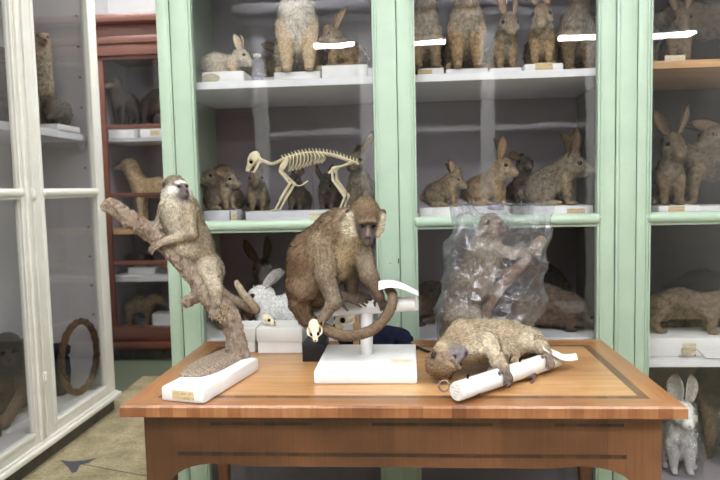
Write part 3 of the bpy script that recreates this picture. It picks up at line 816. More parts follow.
o.data.polygons.foreach_set('material_index', MI)
ax0, ax1, ay0, ay1 = -.828, .728, 1.908, 2.645
def apron_profile(x0, x1, zlow=.50):
    pts = [(x0, .744), (x0, zlow), (x0 + .072, zlow)]
    for t in np.linspace(0, 1, 9):
        pts.append((x0 + .072 + .03 * t + .14 * t * t, zlow + (.583 - zlow) * math.sin(t * math.pi / 2) ** .8))
    pts.append((x0 + .32, .575))
    right = [(x0 + x1 - a, b) for a, b in pts[::-1]]
    return pts + right
pr = apron_profile(ax0, ax1)
MB().prism([(x, ay0, z) for x, z in pr], (0, .025, 0)).build('apron', M['table_apron'], tb)
MB().prism([(x, ay1 - .025, z) for x, z in pr], (0, .025, 0)).build('apron', M['table_apron'], tb)
ps = apron_profile(ay0 + .0255, ay1 - .0255)
for x in (ax0 + .001, ax1 - .026): MB().prism([(x, y, z) for y, z in ps], (.025, 0, 0)).build('apron', M['table_leg'], tb)
ml = MB().box((ax0 + .10, ay0 - .0007, .607), (ax1 - .10, ay0 + .001, .619))
for a, b in ((-.62, -.30), (-.12, .24), (.42, .62)): ml.box((a, ay0 - .0007, .704), (b, ay0 + .001, .714))
ml.build('inlay', M['apron_inlay'], tb, label='dark inlaid lines')
for x in (ax0 + .002, ax1 - .072):
    for y in (ay0 + .003, ay1 - .072):
        xo, yo = (x if x < 0 else x + .07), (y if y < 2.2 else y + .07)
        sx, sy = (1 if x < 0 else -1), (1 if y < 2.2 else -1)
        sec = [(.0, .07, .744), (.0, .07, .50), (.008, .062, .42), (.012, .05, .2), (.012, .044, .0)]
        V = []; F = []
        for k, w, z in sec: V += [(xo + sx * k, yo + sy * k, z), (xo + sx * w, yo + sy * k, z), (xo + sx * w, yo + sy * w, z), (xo + sx * k, yo + sy * w, z)]
        for i in range(4):
            for j in range(4): F.append([i * 4 + j, i * 4 + (j + 1) % 4, i * 4 + 4 + (j + 1) % 4, i * 4 + 4 + j])
        F += [[0, 1, 2, 3], [16, 17, 18, 19]]
        MB().add(V, F).build('leg', M['table_leg'], tb)
# ------------------------------------------------------------------ things on the table
def monkey_face(root, B, head, fwd, up, s, skin=(74, 64, 60), brow=(206, 192, 166), crown=(126, 104, 74), cheek=(204, 190, 160), muzz=(96, 84, 80), cs=1., ml=1.):
    """long-faced guenon head; 'head' is the middle of the skull, s its radius. Returns eye and ear places"""
    f, l, u = frame_of(fwd, up); Rm = np.stack([f, l, u]); h = np.array(head, float)
    B.ell(h - f * s * .10 + u * s * .10, (s * 1.06, s * .92, s * .98), Rm, col=crown, hl=.009, k=.01, comb=-f)
    B.ell(h + f * s * .62 - u * s * .28, (s * .52, s * .62, s * .66), Rm, col=skin, hl=.0, k=.012)          # face
    B.cap(h + f * s * .70 - u * s * .50, h + (f * 1.22 - u * .72) * s + (f * .7 - u * .5) * s * (ml - 1), s * .46, s * .33, col=muzz, hl=.0, k=.010)  # muzzle
    B.ell(h + f * s * .95 - u * s * .95 + (f * .6 - u * .5) * s * (ml - 1), (s * .40, s * .30, s * .2), Rm, col=muzz, hl=.0, k=.008)           # chin
    B.cap(h + f * s * .98 + l * s * .42 + u * s * .10, h + f * s * .98 - l * s * .42 + u * s * .10, s * .17, s * .17, col=skin, hl=.0, k=.006)
    B.cap(h + f * s * 1.02 - u * s * .02, h + f * s * 1.36 - u * s * .50, s * .12, s * .15, col=skin, hl=.0, k=.008)  # nose ridge
    for sg in (-1, 1):
        B.ell(h + f * s * .15 + l * sg * s * .78 - u * s * .52, (s * .5 * cs, s * .34 * cs, s * .52 * cs), Rm, col=cheek, hl=.016, k=.022, comb=-f * .8 + l * sg * .5 - u * .2)
        B.ell(h - f * s * .02 + l * sg * s * 1.04 + u * s * .26, (s * .13, s * .2, s * .27), Rm, col=(66, 54, 48), hl=.0, k=.003)
        B.tint(h - f * s * .02 + l * sg * s * 1.12 + u * s * .28, s * .26, (66, 54, 48), .4, .0)
        B.cut(h + f * s * 1.10 + l * sg * s * .36 - u * s * .10, s * .17, k=.004)
        B.cut(h + f * s * 1.52 + l * sg * s * .09 - u * s * .60, s * .05, k=.002)
        B.tint(h + f * s * 1.02 + l * sg * s * .38 + u * s * .30, s * .34, brow, .7, .006)
    B.tint(h + f * s * 1.02 + u * s * .34, s * .30, brow, .7, .005)
    B.tint(h + f * s * 1.25 - u * s * .95, (s * .34, s * .3, s * .07), (40, 32, 30), .6)
    b_ = B.tint(h + f * s * 1.56 - u * s * .56, s * .26, (46, 38, 36), .7)
    return [h + f * s * 1.02 + l * sg * s * .38 - u * s * .09 for sg in (-1, 1)]

def eyes(parent, pts, r):
    for p in pts: ball('eye', p, r, M['eye'], parent, 8)

# ---- 1: the monkey climbing a branch, on the left plinth
A_, B_, C_ = PZ(164, 399.7, tz), PZ(204, 405, tz), PZ(259.3, 370.6, tz)
u1 = (C_ - B_); L1 = np.linalg.norm(u1); u1 /= L1; w1 = np.array([u1[1], -u1[0], 0]); W1 = (B_ - A_) @ w1
cen = B_ - w1 * W1 / 2 + u1 * L1 / 2; yaw1 = math.atan2(w1[1], w1[0])
m1 = thing('mounted_monkey', cen, 'upright grey brown monkey mounted climbing a bare branch, on a small white plinth', 'mounted monkey', 'mounted monkeys on the table')
plinth(m1, cen, (W1, L1, .047), yaw1, label='buff handwritten paper label', lab_at=.004, lab_size=(W1 * .50, .028), lab_z=.5, bev=.009)
# gritty pad
pz = tz + .047
mb = MB()
V = []; F = []; n = 40; rings = 7
pc = (PZ(178, 371, pz) + PZ(249, 358, pz)) / 2 + u1 * .005
for j in range(rings):
    t = j / (rings - 1); k = math.cos(t * math.pi / 2) ** .45 if t < 1 else 0
    for i in range(n):
        a = 2 * math.pi * i / n; ca, sa = math.cos(a), math.sin(a)
        ex = math.copysign(abs(ca) ** .55, ca); ey = math.copysign(abs(sa) ** .55, sa)
        r = k * (1 + .03 * math.sin(3 * a + 1) + rng.normal(0, .008))
        V.append(pc + w1 * ex * W1 * .42 * r + u1 * ey * L1 * .43 * r + np.array([0, 0, -.001 + .024 * math.sin(t * math.pi / 2) + rng.normal(0, .0006)]))
for j in range(rings - 1):
    for i in range(n): F.append([j * n + i, j * n + (i + 1) % n, (j + 1) * n + (i + 1) % n, (j + 1) * n + i])
F.append(list(range(n))[::-1])
MB().add(V, F).build('ground_pad', M['grit'], m1, True)
Yb = PZ(237, 352, pz + .02)[1]
q = lambda x, y, d=0.: P(x, y, Yb + d)
s1 = Yb / 650
bk = Body()
bk.path([q(238, 358), q(236, 345), q(234, 330), q(229, 316, -.005), q(219, 306, -.01), q(206, 293, -.02), q(190, 271, -.03), q(166, 246, -.045), q(140, 226, -.06), q(122, 214, -.07), q(109, 205, -.08)],
        [x * s1 for x in (12, 9.6, 8.6, 9.8, 10.5, 9.4, 8.6, 8.4, 7.8, 7.4, 7.2)], col=(140, 110, 90), k=.008)
bk.cap(q(206, 292, -.02), q(187, 302, -.035), 7 * s1, 6 * s1, k=.006).cap(q(168, 247, -.045), q(177, 242, -.06), 6.5 * s1, 4 * s1, k=.006)
bk.cap(q(150, 236, -.05), q(147, 228, -.075), 4 * s1, 3 * s1, k=.006).cap(q(128, 226, -.07), q(124, 224, -.085), 4 * s1, 3 * s1, k=.005)
bk.cap(q(225, 312, -.01), q(222, 303, -.015), 8 * s1, 7 * s1, k=.006)
for _ in range(46):   # knobs and ridges of bark
    g = bk.seg[rng.integers(0, 40)]; t = rng.uniform(); p = g[1] + (g[2] - g[1]) * t
    d = rng.normal(0, 1, 3); ax_ = (g[2] - g[1]) / np.linalg.norm(g[2] - g[1]); d -= ax_ * d.dot(ax_); d /= np.linalg.norm(d)
    c = p + d * g[3] * .93; bk.cap(c - ax_ * rng.uniform(.006, .018), c + ax_ * rng.uniform(.006, .018), rng.uniform(.0015, .0045), rng.uniform(.001, .003), k=.003)
bk.cut(q(103, 200.5, -.088), (.006, .03, .03), np.stack(frame_of(q(103, 200, -.088) - q(122, 214, -.07))), k=.002)
br = bk.build('branch', m1, h=.0032, hairs=0, mat=M['bark'], rough=.0075, relax=1)
fx = frame_of(q(109, 205, -.08) - q(122, 214, -.07)); ec = q(106.6, 203.2, -.0815)
MB().tube([ec - fx[0] * .004, ec + fx[0] * .0015], [6.6 * s1, 6.2 * s1], 20).build('cut_end', M['cut_wood'], br, label='weathered sawn end')
mb = MB()
for i in range(34):   # torn fibres at the broken stub
    a = q(rng.uniform(216, 231), rng.uniform(306, 324), -.052 + rng.uniform(-.008, .006))
    b = a + np.array([rng.normal(.002, .006), rng.normal(-.003, .003), rng.uniform(.006, .016)])
    mb.tube([a, (a + b) / 2 + rng.normal(0, .002, 3), b], [.003, .0022, .0008], 5)
mb.build('torn_fibres', M['fray'], br, True)

G1, G2, G3 = (166, 148, 120), (192, 176, 150), (120, 104, 84)
LIMB1 = (176, 160, 136)
b = Body()
hd = q(175.5, 188, -.035)
ep = monkey_face(None, b, hd, (.80, -.56, .16), (-.14, .1, 1), 12.0 * s1, skin=(92, 82, 80), brow=(232, 226, 212), crown=(132, 116, 94), cheek=(222, 212, 192), muzz=(104, 92, 90))
f_, l_, u_ = frame_of((.80, -.56, .16), (-.14, .1, 1)); hs = 12.0 * s1
for sg in (-1, 1): b.tint(hd + f_ * hs * .75 + l_ * sg * hs * .78 - u_ * hs * .35, hs * .5, (234, 228, 212), .6, .012)
b.cap(q(176, 198, -.02), q(180, 214, 0), 11.5 * s1, 17 * s1, col=G2, hl=.014, k=.03)
b.cap(q(181, 214, 0), q(193, 244, .02), 19 * s1, 17.5 * s1, col=G1, hl=.012, k=.03)
b.cap(q(193, 244, .02), q(206, 272, .035), 17.5 * s1, 15 * s1, col=G1, hl=.012, k=.03)
b.cap(q(172, 207, -.05), q(184, 248, -.035), 10 * s1, 10 * s1, col=(214, 200, 174), hl=.013, k=.03)     # pale chest
b.ell(q(209, 272, .03), (15 * s1, 16 * s1, 17 * s1), col=G1, hl=.011, k=.025)
# near arm
b.cap(q(187, 212, -.045), q(191, 234, -.075), 8.5 * s1, 6.6 * s1, col=G1, hl=.009, k=.03)
b.cap(q(191, 234, -.075), q(167, 241, -.085), 6.0 * s1, 4.4 * s1, col=LIMB1, hl=.007, k=.008)
hand(b, q(168, 241, -.086), q(150, 247, -.095) - q(168, 241, -.086), (-.1, -.55, .8), .084, (134, 116, 96), (.3, .7), 1, 1.15, .0047, wr=.012)
# far arm
b.cap(q(166, 212, .02), q(160, 230, .0), 8 * s1, 6.5 * s1, col=G2, hl=.009, k=.014)
b.cap(q(161, 230, .0), q(152, 231, -.03), 6 * s1, 5 * s1, col=LIMB1, hl=.007, k=.008)
hand(b, q(154, 230, -.03), q(140, 226, -.06) - q(154, 230, -.02), (0, -.1, 1), .076, (134, 116, 96), (.3, .8), -1, 1.1, .0046, wr=.011)
# legs
b.cap(q(207, 270, -.0), q(215, 289, -.03), 12.5 * s1, 8 * s1, col=G2, hl=.009, k=.016)
b.cap(q(215, 289, -.03), q(217, 303, -.04), 7.0 * s1, 5 * s1, col=LIMB1, hl=.008, k=.01)
hand(b, q(216, 301, -.04), q(214, 322, -.05) - q(217, 303, -.04), (.1, -1, .1), .075, (146, 130, 110), (.2, .5), 1, .8, .0046, wr=.011)
b.cap(q(198, 270, .05), q(208, 294, .03), 11 * s1, 7.5 * s1, col=G1, hl=.009, k=.014)
b.cap(q(208, 294, .03), q(222, 310, .01), 6.5 * s1, 5 * s1, col=LIMB1, hl=.008, k=.01)
# tail: away to the right, then hooked back
b.path([q(213, 280, .06), q(222, 293, .05), q(237, 302, .05), q(250, 308, .04), q(255.5, 310, .02), q(251, 303, .0), q(243, 294, -.01), q(236.5, 283, -.01)],
       [5.5 * s1, 5 * s1, 4.6 * s1, 4.2 * s1, 3.8 * s1, 3.6 * s1, 3.4 * s1, 2.6 * s1], col=(150, 132, 106), hl=.006, k=.006)
mk1 = b.build('monkey', m1, .0026, 26000, .0011, .38, .17, 11, relax=1)
eyes(mk1, ep, .0052)

# white slip leaning behind the branch
cd = thing('card_slip', PZ(240, 352, pz + .02), 'narrow white card slip leaning upright behind the branch of the left monkey', 'card')
a0, a1 = q(243.5, 350, .055), q(237, 312, .06)
MB().prism([a0 + [-.008, 0, 0], a0 + [.008, 0, 0], a1 + [.004, 0, 0], a1 + [-.002, 0, 0]], (0, .002, 0)).build('slip', M['paper'], cd)

# ---- 2: the middle monkey on a T-shaped white stand
fl, fr_, bl, brr = PZ(313.9, 384.4, tz), PZ(417.4, 385.7, tz), PZ(330, 344.5, tz + .044), PZ(416.8, 344.5, tz + .044)
cen2 = np.array([(fl[0] + fr_[0]) / 2, (fl[1] + bl[1]) / 2, tz]); W2 = fr_[0] - fl[0]; D2 = bl[1] - fl[1]
m2 = thing('mounted_monkey', cen2, 'brown olive monkey with pale cheeks hunched on a white T shaped stand, looking down', 'mounted monkey', 'mounted monkeys on the table')
p2 = plinth(m2, cen2, (W2, D2, .044), 0, bev=.005)
lc = PZ(402, 361.5, tz + .0445)
MB().box(lc - [.038, .022, .001], lc + [.038, .022, .0006]).build('paper_label', M['label_pale'], p2, label='pale rectangular paper label lying on top')
Y2 = PZ(366, 354, tz + .044)[1]
q = lambda x, y, d=0.: P(x, y, Y2 + d); s2 = Y2 / 650
st = MB().tube([q(366.5, 357), q(367, 312)], 6.3 * s2, 24)
st.build('post', M['tube'], m2, 'auto')
bA, bB = q(313, 311.5, .05), q(416.5, 303.5, -.05)
MB().tube([bA, bA + (bB - bA) * .01, bB - (bB - bA) * .01, bB], [5.8 * s2, 6.2 * s2, 7.6 * s2, 7.2 * s2], 24).build('crossbar', M['tube'], m2, 'auto')
bar = lambda t, dz=0: bA + (bB - bA) * t + np.array([0, 0, dz])
# paper tag draped over the right end
e1 = [q(378.5, 286, -.10), q(390, 284.5, -.105), q(403, 287.5, -.105), (q(418.5, 295, -.098))]
e1 = smooth_path(e1, 5); V = []; F = []
for i, p in enumerate(e1):
    k = i / (len(e1) - 1); hgt = (8.0 * s2) * (1 - .75 * k)
    V += [p + [0, -.003, -hgt / 2], p + [0, .012 + .05 * k, hgt / 2]]
V += [np.array(v) + [0, .0012, -.0006] for v in V]
n = len(e1)
for i in range(n - 1):
    F += [[2 * i, 2 * i + 1, 2 * i + 3, 2 * i + 2], [2 * n + 2 * i, 2 * n + 2 * i + 2, 2 * n + 2 * i + 3, 2 * n + 2 * i + 1]]
    F += [[2 * i, 2 * i + 2, 2 * n + 2 * i + 2, 2 * n + 2 * i], [2 * i + 1, 2 * n + 2 * i + 1, 2 * n + 2 * i + 3, 2 * i + 3]]
F += [[0, 2 * n, 2 * n + 1, 1], [2 * n - 2, 2 * n - 1, 4 * n - 1, 4 * n - 2]]
MB().add(V, F).build('paper_tag', M['paper'], m2, 'auto')
BR, BR2, AR = (126, 102, 74), (146, 124, 96), (140, 124, 102)
DKH = (70, 56, 46)
b = Body()
hd = q(365.5, 217, -.075)
ep = monkey_face(None, b, hd, (.18, -.86, -.42), (.12, -.36, .9), 16.2 * s2, skin=(84, 70, 66), brow=(120, 98, 70), crown=(112, 90, 62), cheek=(210, 196, 166), muzz=(86, 72, 68), cs=.85, ml=1.3)
f_, l_, u_ = frame_of((.18, -.86, -.42), (.12, -.36, .9)); hs = 16.2 * s2
b.tint(hd + f_ * hs * 1.05 + u_ * hs * .12, (hs * .75, hs * .3, hs * .13), (54, 46, 42), .5)
for sg in (-1, 1):
    b.cap(hd + f_ * hs * .25 + l_ * sg * hs * .92 + u_ * hs * .12, hd + f_ * hs * .62 + l_ * sg * hs * .70 - u_ * hs * .85, hs * .2, hs * .17, col=(218, 204, 172), hl=.017, k=.012, comb=-f_ * .7 + l_ * sg * .8 + u_ * .1)
    b.tint(hd + f_ * hs * .3 + l_ * sg * hs * .95 - u_ * hs * .45, (hs * .46, hs * .46, hs * .6), (216, 202, 170), .7, .017)
b.tint(hd + f_ * hs * 1.36 - u_ * hs * .35, (hs * .2, hs * .3, hs * .34), (126, 108, 100), .8)
b.cap(q(355, 222, -.03), q(340, 234, .0), 15 * s2, 20 * s2, col=BR2, hl=.012, k=.03)           # neck
b.cap(q(338, 233, .0), q(316, 258, .03), 23 * s2, 26.5 * s2, col=BR, hl=.012, k=.04, comb=(-.6, 0, -.8))
b.cap(q(316, 258, .03), q(309, 282, .03), 26.5 * s2, 23.5 * s2, col=(132, 100, 68), hl=.012, k=.04, comb=(-.3, 0, -1))
b.cap(q(352, 238, -.045), q(338, 268, -.01), 13 * s2, 13 * s2, col=(188, 164, 124), hl=.012, k=.03)  # pale throat and belly
b.ell(q(303, 290, .02), (14 * s2, 17 * s2, 18 * s2), col=(126, 98, 70), hl=.011, k=.03, comb=(-.2, 0, -1))
# right arm (nearer, left in picture)
b.cap(q(323, 246, -.045), q(325, 275, -.075), 13 * s2, 10 * s2, col=BR2, hl=.010, k=.025)
b.cap(q(325, 275, -.075), q(334, 302, -.085), 9.5 * s2, 7.5 * s2, col=AR, hl=.009, k=.016)
b.cap(q(334, 302, -.085), q(324, 317, -.085), 7 * s2, 4.8 * s2, col=AR, hl=.007, k=.012)
hand(b, q(325, 316, -.087), q(311, 326, -.095) - q(325, 316, -.087), (-.3, -.5, .8), .058, (120, 98, 78), (.5, 1.), -1, .8, .0042, wr=.010)
# left arm
b.cap(q(359, 246, -.03), q(369, 276, -.06), 11.5 * s2, 8.5 * s2, col=AR, hl=.009, k=.02)
b.cap(q(369, 276, -.06), q(379, 296, -.075), 7.8 * s2, 5.4 * s2, col=(112, 92, 72), hl=.007, k=.014)
hand(b, q(378, 295, -.077), q(386, 310, -.088) - q(378, 295, -.077), (.25, -.9, .3), .066, DKH, (.25, .7), 1, .8, .0046, wr=.012)
# legs and feet
b.cap(q(306, 288, -.02), q(329, 268, -.035), 15 * s2, 11 * s2, col=BR, hl=.010, k=.02)
b.cap(q(329, 268, -.025), q(318, 300, -.0), 10 * s2, 7 * s2, col=(116, 92, 68), hl=.009, k=.015)
b.cap(q(300, 304, .0), q(306, 320, -.01), 11 * s2, 7 * s2, col=(124, 98, 68), hl=.014, k=.015, comb=(.3, 0, -1))
b.cap(q(318, 300, -.0), q(342, 296, -.04), 6.5 * s2, 5.4 * s2, col=(98, 78, 60), hl=.006, k=.012)
hand(b, q(340, 296, -.04), q(366, 302, -.075) - q(340, 296, -.04), (-.05, -.5, .9), .105, (74, 58, 46), (.12, .35), 1, .7, .0052, wr=.014)
b.cap(q(330, 278, .05), q(350, 268, .03), 12 * s2, 10 * s2, col=(112, 90, 66), hl=.009, k=.02)
b.cap(q(350, 268, .03), q(352, 296, .02), 9 * s2, 6 * s2, col=(104, 84, 62), hl=.008, k=.014)
hand(b, q(351, 294, .02), q(376, 299, -.02) - q(351, 294, .02), (0, -.4, .9), .09, (74, 58, 46), (.12, .3), -1, .7, .005, wr=.013)
b.path([q(303, 304, .06), q(311, 320, .0), q(325, 329, -.07), q(342, 335.5, -.11), q(358, 335, -.125), q(374, 329, -.125), q(386, 317, -.115), q(392, 304, -.10), q(392, 294, -.07), q(388, 289, -.06)],
       [5.6 * s2, 5.4 * s2, 5.2 * s2, 5 * s2, 4.8 * s2, 4.6 * s2, 4.4 * s2, 4.2 * s2, 4. * s2, 3.4 * s2], col=(118, 96, 72), hl=.005, k=.006)
mk2 = b.build('monkey', m2, .0026, 34000, .0011, .4, .2, 12, relax=1)
eyes(mk2, ep, .0062)

# ---- 3: the reclining monkey on a white tube
tA, tB = PZ(456.3, 392, tz + .037), PZ(556, 358.6, tz + .037)
m4_ = thing('mounted_monkey', [(tA[0] + tB[0]) / 2, (tA[1] + tB[1]) / 2, tz], 'pale sandy monkey sprawled on its side along a lying white tube, at the front right', 'mounted monkey', 'mounted monkeys on the table')
ta = tB - tA; tl = np.linalg.norm(ta); ta /= tl
rt = .0285
tu = MB().tube([tA, tA + ta * .003, tB - ta * .003, tB], [rt - .002, rt, rt, rt - .002], 32).build('tube', M['tube'], m4_, 'auto')
MB().tube([tA - ta * .0012, tA + ta * .002], rt - .004, 32).build('end_disc', M['tube_print'], tu, label='white end disc with faint print')
for t_, in ((.10,), (.60,)):
    c = tA + ta * tl * t_ + np.array([0, 0, rt - .003])
    MB().tube([c, c + [0, 0, .012], c + [.004, -.004, .016]], [.0035, .0035, .0028], 8).build('metal_peg', M['dark'], tu, True)
rc_ = PZ(444, 386, tz + .018)
ring = [rc_ + np.array([.0165 * math.cos(a), .004 * math.sin(a), .016 * math.sin(a)]) for a in np.linspace(0, 2 * math.pi, 21)]
MB().tube(ring, .0026, 8).build('wire_ring', M['wire'], tu, True)
q = lambda x, y, Y: P(x, y, Y)
S1, S2, S3 = (190, 168, 134), (206, 188, 156), (160, 136, 104)
k3 = 2.15 / 650
b = Body()
hd = q(443.5, 362.5, 2.08)
fwd, upv = np.array([.76, -.58, .20]), np.array([-.58, -.50, -.64])
ep = monkey_face(None, b, hd, fwd, upv, 15.4 * k3, cs=.72, skin=(116, 104, 106), brow=(178, 154, 118), crown=(146, 118, 86), cheek=(190, 168, 132), muzz=(120, 110, 114))
b.cap(q(449, 348, 2.13), q(466, 340, 2.2), 11.5 * k3, 16.5 * k3, col=S3, hl=.012, k=.03)
b.cap(q(464, 340, 2.2), q(500, 340, 2.28), 18 * k3, 17 * k3, col=S1, hl=.012, k=.03, comb=(1, .3, -.3))
b.cap(q(500, 341, 2.28), q(527, 344, 2.32), 17 * k3, 15 * k3, col=S1, hl=.012, k=.03, comb=(1, .3, -.4))
b.cap(q(462, 331, 2.27), q(512, 332, 2.34), 12 * k3, 11 * k3, col=(190, 168, 132), hl=.012, k=.03, comb=(1, .3, 0))
b.cap(q(466, 350, 2.15), q(504, 354, 2.24), 11 * k3, 10 * k3, col=S2, hl=.012, k=.03, comb=(1, .2, -.4))
b.ell(q(527, 342, 2.31), (17 * k3, 16 * k3, 14.5 * k3), col=S2, hl=.011, k=.025, comb=(.7, -.2, -.6))
b.cap(q(488, 343, 2.18), q(499, 364, 2.06), 10 * k3, 7.4 * k3, col=S2, hl=.009, k=.036)
tp = np.array([ta[1], -ta[0], 0])
def ts(t, a, off=0.): return tA + ta * tl * t + (np.array([0, 0, 1.]) * math.cos(R(a)) + tp * math.sin(R(a))) * (rt + off)
wq = ts(.40, 22, .010)
b.cap(q(499, 364, 2.06), wq, 6.8 * k3, 5 * k3, col=(176, 156, 128), hl=.007, k=.016)
hand(b, wq, ts(.385, 62, .010) - wq, ts(.39, 45, 1.) - ts(.39, 45, 0.), .070, (104, 88, 78), (.42, .55), 1, .85, .005, wr=.011)
b.cap(q(527, 344, 2.27), q(541, 347, 2.2), 11 * k3, 7.5 * k3, col=S2, hl=.009, k=.034)
wq = ts(.86, 18, .010)
b.cap(q(541, 346, 2.2), wq, 6.4 * k3, 4.6 * k3, col=(164, 144, 116), hl=.007, k=.01)
hand(b, wq, ts(.835, 60, .010) - wq, ts(.85, 42, 1.) - ts(.85, 42, 0.), .066, (120, 102, 88), (.42, .5), 1, .85, .0048, wr=.011)
# the far hand and foot reach under the tube
b.cap(q(500, 354, 2.24), ts(.44, -78, .016), 7 * k3, 4.6 * k3, col=S3, hl=.006, k=.012)
b.cap(ts(.44, -78, .016), ts(.22, 180, -.004) * [1, 1, 0] + [0, 0, tz + .0175], 4.4 * k3, 2.6 * k3, col=(124, 104, 86), hl=.003, k=.008)
w_ = ts(.17, 150, .002) * [1, 1, 0] + [0, 0, tz + .0195]
hand(b, w_, np.array([-.95, -.35, -.06]), (0, -.1, 1), .066, (86, 72, 64), (.03, .08), 1, .8, .0044, wr=.0085)
b.cap(q(516, 352, 2.30), ts(.66, -70, .016), 8 * k3, 4.6 * k3, col=S3, hl=.006, k=.012)
b.cap(ts(.66, -70, .016), ts(.66, 180, -.002) * [1, 1, 0] + [0, 0, tz + .0175], 4.4 * k3, 2.8 * k3, col=S3, hl=.003, k=.008)
w_ = ts(.70, 140, .006) * [1, 1, 0] + [0, 0, tz + .0195]
hand(b, w_, np.array([-.93, -.36, -.04]), (0, -.1, 1), .080, (92, 76, 66), (.03, .08), -1, .8, .0048, wr=.0095)
mk4 = b.build('monkey', m4_, .0026, 30000, .0011, .4, .18, 14, relax=1)
eyes(mk4, ep, .0066)
# curved paper tag on the foot end
e1 = smooth_path([q(542.5, 346.5, 2.17), q(552, 352, 2.19), q(562, 357, 2.21), q(570, 357.5, 2.225), q(577, 356.5, 2.235)], 5); V = []; F = []; n = len(e1)
for i, p in enumerate(e1):
    V += [p + [0, -.010, -.008], p + [0, .012, .008]]
V += [np.array(v) + [.0003, -.0005, -.0010] for v in V]
for i in range(n - 1):
    F += [[2 * i, 2 * i + 1, 2 * i + 3, 2 * i + 2], [2 * n + 2 * i, 2 * n + 2 * i + 2, 2 * n + 2 * i + 3, 2 * n + 2 * i + 1]]
    F += [[2 * i, 2 * i + 2, 2 * n + 2 * i + 2, 2 * n + 2 * i], [2 * i + 1, 2 * n + 2 * i + 1, 2 * n + 2 * i + 3, 2 * i + 3]]
F += [[0, 2 * n, 2 * n + 1, 1], [2 * n - 2, 2 * n - 1, 4 * n - 1, 4 * n - 2]]
MB().add(V, F).build('paper_tag', M['paper'], m4_, 'auto')

# ---- 4: the monkey sealed in a clear bag at the back
Y5 = 2.56; q = lambda x, y, d=0.: P(x, y, Y5 + d); k5 = Y5 / 650
m5 = thing('mounted_monkey', PZ(486, 345, tz) * [1, 0, 1] + [0, Y5, 0], 'greyish monkey gripping a short branch inside a clear plastic bag', 'mounted monkey', 'mounted monkeys on the table')
m5.location[2] = tz; ORG[m5.name][2] = tz
bk = Body()
bk.path([q(541, 242, -.03), q(528, 256, -.03), q(514, 272, -.03), q(500, 288, -.02), q(488, 306, -.01), q(482, 324, 0), q(480, 338, 0)], [5.6 * k5, 5.2 * k5, 5.6 * k5, 5 * k5, 5.4 * k5, 6 * k5, 6.5 * k5], col=(150, 124, 98), k=.006)
bk.cap(q(527, 258, -.03), q(518, 262, -.04), 4 * k5, 3 * k5, k=.004)
for _ in range(24):
    g = bk.seg[rng.integers(0, 24)]; d = rng.normal(0, 1, 3); ax_ = (g[2] - g[1]) / np.linalg.norm(g[2] - g[1]); d -= ax_ * d.dot(ax_); d /= np.linalg.norm(d)
    c = g[1] + d * g[3] * .9; bk.cap(c - ax_ * .01, c + ax_ * .012, rng.uniform(.0015, .004), .0015, k=.003)
bk.build('branch', m5, .0036, 0, mat=M['bark'], rough=.003)
c5 = np.array([q(483, 300)[0], Y5, tz])
plinth(m5, c5, (.16, .12, .02), 0, bev=.004)
T1, T2 = (134, 120, 100), (156, 142, 120)
b = Body()
hd = q(492, 224, -.02)
ep = monkey_face(None, b, hd, (.86, -.42, .14), (-.1, 0, 1), 9.8 * k5, skin=(104, 90, 84), brow=(160, 144, 124), crown=(136, 118, 98), cheek=(164, 146, 122), muzz=(110, 96, 88))
b.cap(q(490, 232, -.01), q(485, 252, .0), 10.5 * k5, 14 * k5, col=T2, hl=.011, k=.025)
b.cap(q(485, 252, .0), q(468, 287, .01), 15 * k5, 18 * k5, col=T1, hl=.011, k=.03)
b.cap(q(468, 287, .01), q(460, 318, .0), 18 * k5, 18 * k5, col=T1, hl=.011, k=.03)
b.cap(q(494, 252, -.03), q(482, 290, -.03), 8 * k5, 9 * k5, col=T2, hl=.011, k=.02)
b.cap(q(495, 250, -.03), q(514, 254, -.06), 7 * k5, 5 * k5, col=T2, hl=.008, k=.012)
b.cap(q(514, 254, -.06), q(529, 252, -.05), 4.8 * k5, 3.8 * k5, col=T2, hl=.007, k=.008)
hand(b, q(527, 252, -.05), q(541, 250, -.05) - q(527, 252, -.05), (.1, -.3, 1), .06, (130, 112, 94), (.4, .8), 1, .8, .0042)
b.cap(q(490, 256, .03), q(505, 274, -.0), 6.5 * k5, 4.8 * k5, col=T1, hl=.008, k=.012)
b.cap(q(505, 274, -.0), q(512, 270, -.03), 4.6 * k5, 3.6 * k5, col=T1, hl=.006, k=.008)
hand(b, q(510, 271, -.03), q(520, 264, -.05) - q(510, 271, -.03), (0, -.5, .8), .055, (130, 112, 94), (.4, .9), -1, .8, .0042)
b.ell(q(463, 318, -.05), (19 * k5, 13 * k5, 14 * k5), col=T2, hl=.010, k=.016)
b.cap(q(473, 318, -.06), q(484, 330, -.05), 9 * k5, 6 * k5, col=T2, hl=.008, k=.012)
b.cap(q(484, 330, -.05), q(470, 339, -.05), 5.6 * k5, 4.5 * k5, col=T1, hl=.006, k=.01)
hand(b, q(470, 338, -.05), q(490, 340, -.055) - q(470, 338, -.05), (0, -.2, 1), .08, (120, 104, 88), (.1, .3), 1, .8, .0044)
b.path([q(450, 326, .05), q(445, 334, .03), q(450, 339, .0), q(462, 340, -.02)], [6 * k5, 5 * k5, 4 * k5, 3 * k5], col=T1, hl=.006, k=.008)
mk5 = b.build('monkey', m5, .003, 18000, .0011, .4, .18, 15, relax=1)
eyes(mk5, ep, .0042)
